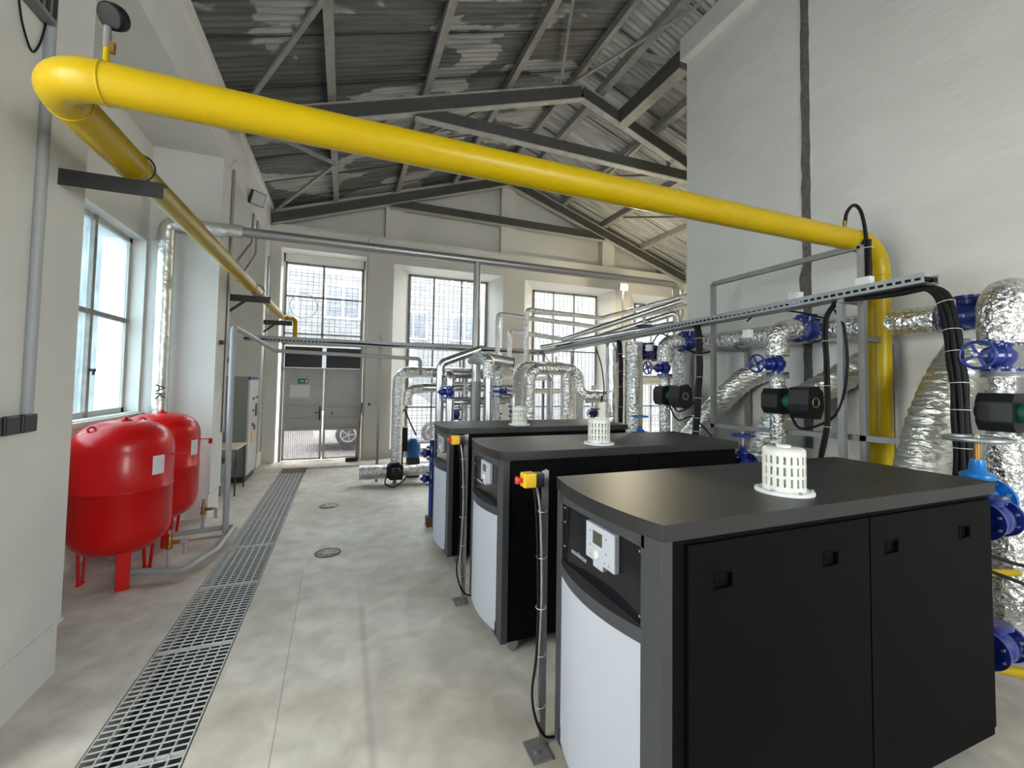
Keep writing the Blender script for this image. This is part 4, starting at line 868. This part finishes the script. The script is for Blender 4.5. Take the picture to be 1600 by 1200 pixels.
# thin foil lines over the back trays
SG = 'slim foil lines rising over the back tray'
fp([(2.66, 7.6, 2.3), (2.66, 7.6, 3.17), (4.85, 7.7, 3.08)], .046, 'slim foil line, leftmost riser over the tray', 'foil2', R=.07, g=SG)
fp([(3.25, 7.6, 2.2), (3.25, 7.6, 3.30), (5.0, 7.7, 3.27)], .046, 'slim foil line with the tallest riser', 'foil2', R=.07, g=SG)
fp([(2.90, 7.6, 2.3), (2.90, 7.6, 2.87), (4.1, 7.7, 2.78)], .046, 'slim foil line with the lowest bend', 'foil2', R=.07, g=SG)
fp([(4.1, 7.7, 2.77), (5.55, 6.0, 3.39)], .055, 'bright silver line slanting up behind the drop pipe', 'bare', wob=0, g=SG)
fp([(5.0, 7.7, 3.27), (5.75, 6.0, 3.52)], .045, 'topmost slanting foil line towards the wall end', 'foil2', g=SG)
fp([(4.03, 7.7, 2.58), (5.48, 6.0, 3.19), (5.52, 5.95, 0.0)], .055, 'slanting silver line with an elbow at the wall end', 'bare', R=.1, wob=0, g=SG)
fp([(3.75, 8.0, 2.62), (5.40, 6.0, 2.98)], .05, 'lowest slanting silver line just over the tray', 'smooth', wob=0, g=SG)
fp([(4.85, 7.7, 3.08), (5.85, 6.0, 3.36)], .04, 'slim slanting line between the bright ones', 'foil2', g=SG)
fp([(5.5, 7.9, .2), (5.5, 7.9, 2.4), (7.5, 7.9, 2.4)], .11, 'silver column far behind the farthest pump', 'smooth', wob=0, R=.2)
fp([(5.9, 8.3, 2.0), (8.5, 8.3, 2.0)], .12, 'pale horizontal pipe behind the farthest pump', 'smooth', wob=0)
fp([(6.35, YS, 3.80), (6.35, YS, 2.1)], .075, 'second pale vertical drop beside the overhead pipe end', 'smooth', wob=0)
wv = wheel((4.9, 6.2, 2.92), (0, 0, 1), .14, 'blue', None); tag(wv, 'dark blue handwheel seen above the tray near the wall end', 'handwheel')
wv.name = 'valve_wheel'
MB().cyl((4.9, 6.2, 2.92), (4.9, 6.2, 3.12), .03, 10).build('stem', 'galv', wv)
for i, (x, y) in enumerate(((3.05, 7.0), (3.22, 7.0), (3.9, 7.0), (4.05, 7.9))):
    t = thing('thermometer_stub', ['small brass probe on top of the arch, left one', 'small brass probe on top of the arch, right one', 'small brass probe right end of the arch', 'small brass probe by the tray corner'][i], 'probe', (x, y, 2.26), 0, 'brass probes above the arch')
    MB().cyl((0, 0, 0), (0, 0, .14), .012, 8).build('probe_stem', 'galv', t); MB().cyl((0, 0, .12), (0, 0, .17), .018, 8).build('probe_head', 'brass', t)
bundle('cable_loop', [(3.72, 7.9, 2.55), (3.6, 7.3, 2.3), (3.7, 7.0, 2.22), (3.85, 6.9, 2.25), (3.95, 7.1, 2.5)], 1, .008, 0, 'thin black wire loop above the arch pipe')
bundle('cable_loop', [(3.98, 6.3, 2.5), (3.96, 6.1, 2.2), (3.95, 6.0, 1.8), (3.93, 6.05, 1.6), (3.97, 6.1, 1.7)], 1, .010, 0, 'black cable curling down the left foil column')
# floor pump at the far left of the manifold
pf = thing('floor_pump', 'black pump on the floor at the foot of the foil riser', 'pump', (.92, 8.25, .22))
MB().prism([(-.14, -.09), (-.09, -.14), (.09, -.14), (.14, -.09), (.14, .09), (.09, .14), (-.09, .14), (-.14, .09)], 'y', -.1, .1).build('casing', 'black', pf, .01)
MB().lathe([(.09, .1), (.10, .12), (.10, .25), (.06, .27)], (0, 0, 0), (0, -1, 0), 20).build('motor', 'black', pf)
MB().box(-.08, .08, -.1, .1, .13, .17).build('terminal_box', 'blue', pf); MB().box(-.03, .03, -.03, .03, -.21, -.13).build('foot', 'galv', pf)
fp([(.30, 8.3, .22), (.36, 8.3, .22), (.78, 8.25, .22)], .13, 'stubby foil pipe lying left of the floor pump')
fp([(1.06, 8.25, .22), (1.55, 8.25, .22), (1.9, 8.1, .22)], .10, 'foil pipe lying right of the floor pump', R=.2)
bundle('cable_loop', [(.82, 8.0, .3), (.72, 7.9, .1), (.85, 7.85, .03), (1.0, 7.9, .08), (1.1, 8.0, .15)], 1, .012, 0, 'black cable curling on the floor at the floor pump')
bx = MB().box(1.0, 1.16, 8.4, 8.6, .55, 1.0).build('control_box', 'black'); tag(bx, 'black equipment box behind the far left foil riser', 'box')
MB().beam((1.08, 8.5, .0), (1.08, 8.5, .55), .03, .03).build('stand', 'dark', bx)
bundle('black_hose', [(1.02, 8.45, 1.0), (1.05, 8.45, 1.25), (1.10, 8.45, 1.33), (1.2, 8.45, 1.1), (1.32, 8.4, .85)], 1, .014, 0, 'black hose bow above the equipment box')
cn = thing('blue_canister', 'blue compressor canister on the floor behind the risers', 'canister', (1.32, 8.75, 0))
MB().lathe([(.0, .35), (.12, .37), (.15, .45), (.15, .62), (.10, .72), (.05, .75)], n=20).build('drum', 'blue2', cn); MB().box(-.12, .12, -.1, .1, 0, .36).build('stand', 'dark', cn)
# blue valve column at the far boiler's front corner
for i, (z, lb) in enumerate(((.95, 'upper blue valve column beside the farthest boiler'), (.62, 'lower blue valve with wheel beside the farthest boiler'))):
    globe_valve((1.12, 5.72, z), lb, (-1, -.2, 0), .8, 'blue', (0, 0, 1), .14, .07)
fp([(1.12, 5.72, .12), (1.12, 5.72, 1.12)], .04, 'thin blue pipe up beside the farthest boiler', 'blue', wob=0)
tag(MB().box(1.05, 1.19, 5.66, 5.78, 0, .12).build('iron_block', 'rope'), 'rusty iron block under the blue valve column', 'block')

# ------------------------------------------------------------------ cabinet, table and left side items
cb = thing('control_cabinet', 'grey electrical control cabinet with blue top strip in the niche', 'cabinet', (-1.60, 9.1, 0))
MB().box(-.72, -.03, 0, .85, .10, 1.92).build('housing', 'cabd', cb, .005); MB().box(-.72, -.03, .0, .85, 0, .10).build('plinth', 'black', cb)
dd = MB().box(-.03, .0, .0, .85, .12, 1.86).build('cabinet_door', 'cab', cb, .004)
MB().box(-.03, .004, .0, .85, 1.86, 1.92).build('header_strip', 'blue', cb)
MB().box(0, .008, .56, .74, 1.16, 1.40).build('meter', 'black', dd); MB().box(0, .008, .30, .44, 1.48, 1.53).build('nameplate', 'extw', dd)
MB().lathe([(.035, 0), (.03, .03)], (0, .30, 1.02), (1, 0, 0), 16).build('main_switch', 'redb', dd); MB().box(0, .006, .22, .38, .68, .90).build('switch_plate', 'estop', dd)
MB().lathe([(.05, 0), (.05, .02)], (0, .50, .95), (1, 0, 0), 16).build('knob', 'blue', dd); MB().lathe([(.02, 0), (.02, .02)], (0, .34, 1.28), (1, 0, 0), 12).build('knob', 'black', dd)
MB().lathe([(.02, 0), (.02, .02)], (0, .68, 1.52), (1, 0, 0), 12).build('lamp', 'black', dd)
bundle('cable_loop', [(-2.2, 9.3, 1.92), (-2.15, 9.25, 2.1), (-2.0, 9.3, 2.25), (-1.98, 9.4, 2.35), (-2.05, 9.35, 2.1), (-2.1, 9.4, 1.95)], 1, .008, 0, 'black wires curling above the control cabinet')
tb = thing('small_table', 'small pale-topped table with bent tube legs before the cabinet', 'table', (-2.02, 8.05, 0))
MB().box(-.28, .46, 0, .75, .74, .765).build('table_top', 'wood', tb)
for y in (.04, .70): MB().tube(fillet([(.44, y, 0), (.44, y, .73), (-.24, y, .73), (-.24, y, 0)], .04, 5), .012, 8).build('leg_frame', 'dark', tb)
MB().box(-.26, .44, .03, .05, .62, .74).build('apron', 'cabd', tb)
bx = MB().box(-2.35, -1.78, 8.15, 8.75, 0, .5).build('storage_box', 'cabd', bevel=.01); tag(bx, 'grey storage box under the small table', 'box')
t = thing('broom', 'rusty broom handle leaning by the door with a dark head', 'broom', (0, 0, 0))
MB().cyl((.30, 10.75, .05), (.42, 10.96, 1.35), .012, 8).build('handle', 'rope', t); MB().box(.08, .36, 10.68, 10.82, 0, .10).build('head', 'black', t, .03)
sw = MB().box(.55, .60, YB-.115, YB-.10, 1.28, 1.34).build('wall_switch', 'dark'); tag(sw, 'small grey switch on the pillar between door and window', 'switch')
# outlets on the near pillar
ob = thing('socket_strip', 'row of four black sockets on the near left pillar', 'socket outlet', (XL, 3.0, 1.63))
MB().box(0, .028, -.30, .26, -.045, .045).build('back_box', 'galv', ob, .004)
for k in range(4): MB().box(.026, .05, -.28+k*.135, -.28+k*.135+.115, -.05, .05).build('socket', 'black', ob, .008)
cd_ = pipe('conduit', [(XL+.02, 3.2, 1.68), (XL+.02, 3.2, 5.0)], .026, 'grey', 'grey vertical conduit on the near left pillar', 'conduit')
rp = thing('slotted_box', 'white slotted box high on the near left pillar', 'box', (XL, 3.03, 4.0))
MB().box(0, .07, -.16, .13, -.12, .2).build('housing', 'cabd', rp, .01)
for k in range(4): MB().box(.068, .075, -.1+k*.06, -.07+k*.06, -.1, .1).build('slot', 'dark', rp)
bundle('cable_loop', [(XL+.01, 2.95, 3.9), (XL+.02, 2.98, 3.74), (XL+.01, 3.08, 3.66), (XL+.01, 3.14, 3.75), (XL+.01, 3.18, 3.9)], 1, .005, 0, 'thin wire loop hanging under the slotted box')
pipe('conduit', [(XL+.02, 7.42, 1.1), (XL+.02, 7.42, 5.0)], .02, 'dim', 'grey vertical conduit on the second left pillar', 'conduit')
pc = MB().box(XL-.03, XL+.05, 7.1, 7.16, 2.36, 2.42).build('pipe_clip', 'rope'); tag(pc, 'rusty pipe clip on the second pillar beside the grey pipe', 'clip')
# conduits and floodlights
fl_ = thing('floodlight', 'unlit floodlight high on the left wall', 'floodlight', (XL+.03, 8.6, 5.0))
MB().obox((.10, -.02, .05), (.02, -.02, -.012), (.09, .09, 0), (.03, -.03, .11)).build('lamp_case', 'dark', fl_); MB().obox((.122, -.042, .037), (.003, -.003, -.002), (.08, .08, 0), (.027, -.027, .097)).build('lens', 'lampoff', fl_); MB().box(-.03, .06, -.02, .02, -.03, .02).build('yoke', 'dark', fl_)
pipe('wall_conduit', [(XL+.015, 7.9, 3.75), (XL+.015, 8.9, 4.35), (XL+.015, 8.95, 4.9)], .02, 'galv', 'bent conduit climbing to the unlit floodlight', 'conduit', R=.05, group='bent wall conduits')
pipe('wall_conduit', [(XL+.015, 8.0, 3.45), (XL+.015, 9.3, 4.25), (XL+.015, 9.35, 4.9)], .02, 'galv', 'second bent conduit beside the unlit floodlight', 'conduit', R=.05, group='bent wall conduits')
pipe('wall_conduit', [(XL+.015, 10.75, .3), (XL+.015, 10.75, 4.6)], .025, 'galv', 'vertical conduit in the back left corner', 'conduit')
def flood(loc, label, face, power):
    t = thing('floodlight', label, 'floodlight', loc)
    MB().box(-.13, .13, 0, .05, -.10, .10).build('lamp_case', 'dark', t); MB().box(-.11, .11, -.008, 0, -.08, .08).build('lens', 'lamp', t); MB().box(-.02, .02, .02, .1, -.13, -.08).build('yoke', 'dark', t)
    return t
flood((7.25, 10.05, 4.62), 'lit warm floodlight under the back wall beam', 0, 0)
area('floodlight_beam', (7.25, 10.02, 4.62), (7.25, 6, 1.5), (.22, .16), 34, (1, .88, .6))
pl_ = bpy.data.lights.new('floodlight_glow', 'POINT'); pl_.energy = 26; pl_.color = (1, .88, .55); pl_.shadow_soft_size = .08
po = bpy.data.objects.new('floodlight_glow', pl_); po.location = (7.25, 9.9, 4.55); C.objects.link(po)
pipe('lamp_pole', [(7.25, 10.12, 0), (7.25, 10.12, 4.55)], .03, 'bare', 'slim pole carrying the lit floodlight', 'pole')
# conduit along the top of the left wall
pipe('eave_wire', [(XL+.01, 6.2, 5.0), (XL+.01, 7.2, 4.92), (XL+.01, 7.6, 5.25), (XL+.01, 8.5, 5.15)], .008, 'whitepl', 'thin white wire looping along the left eave', 'wire', R=.1)
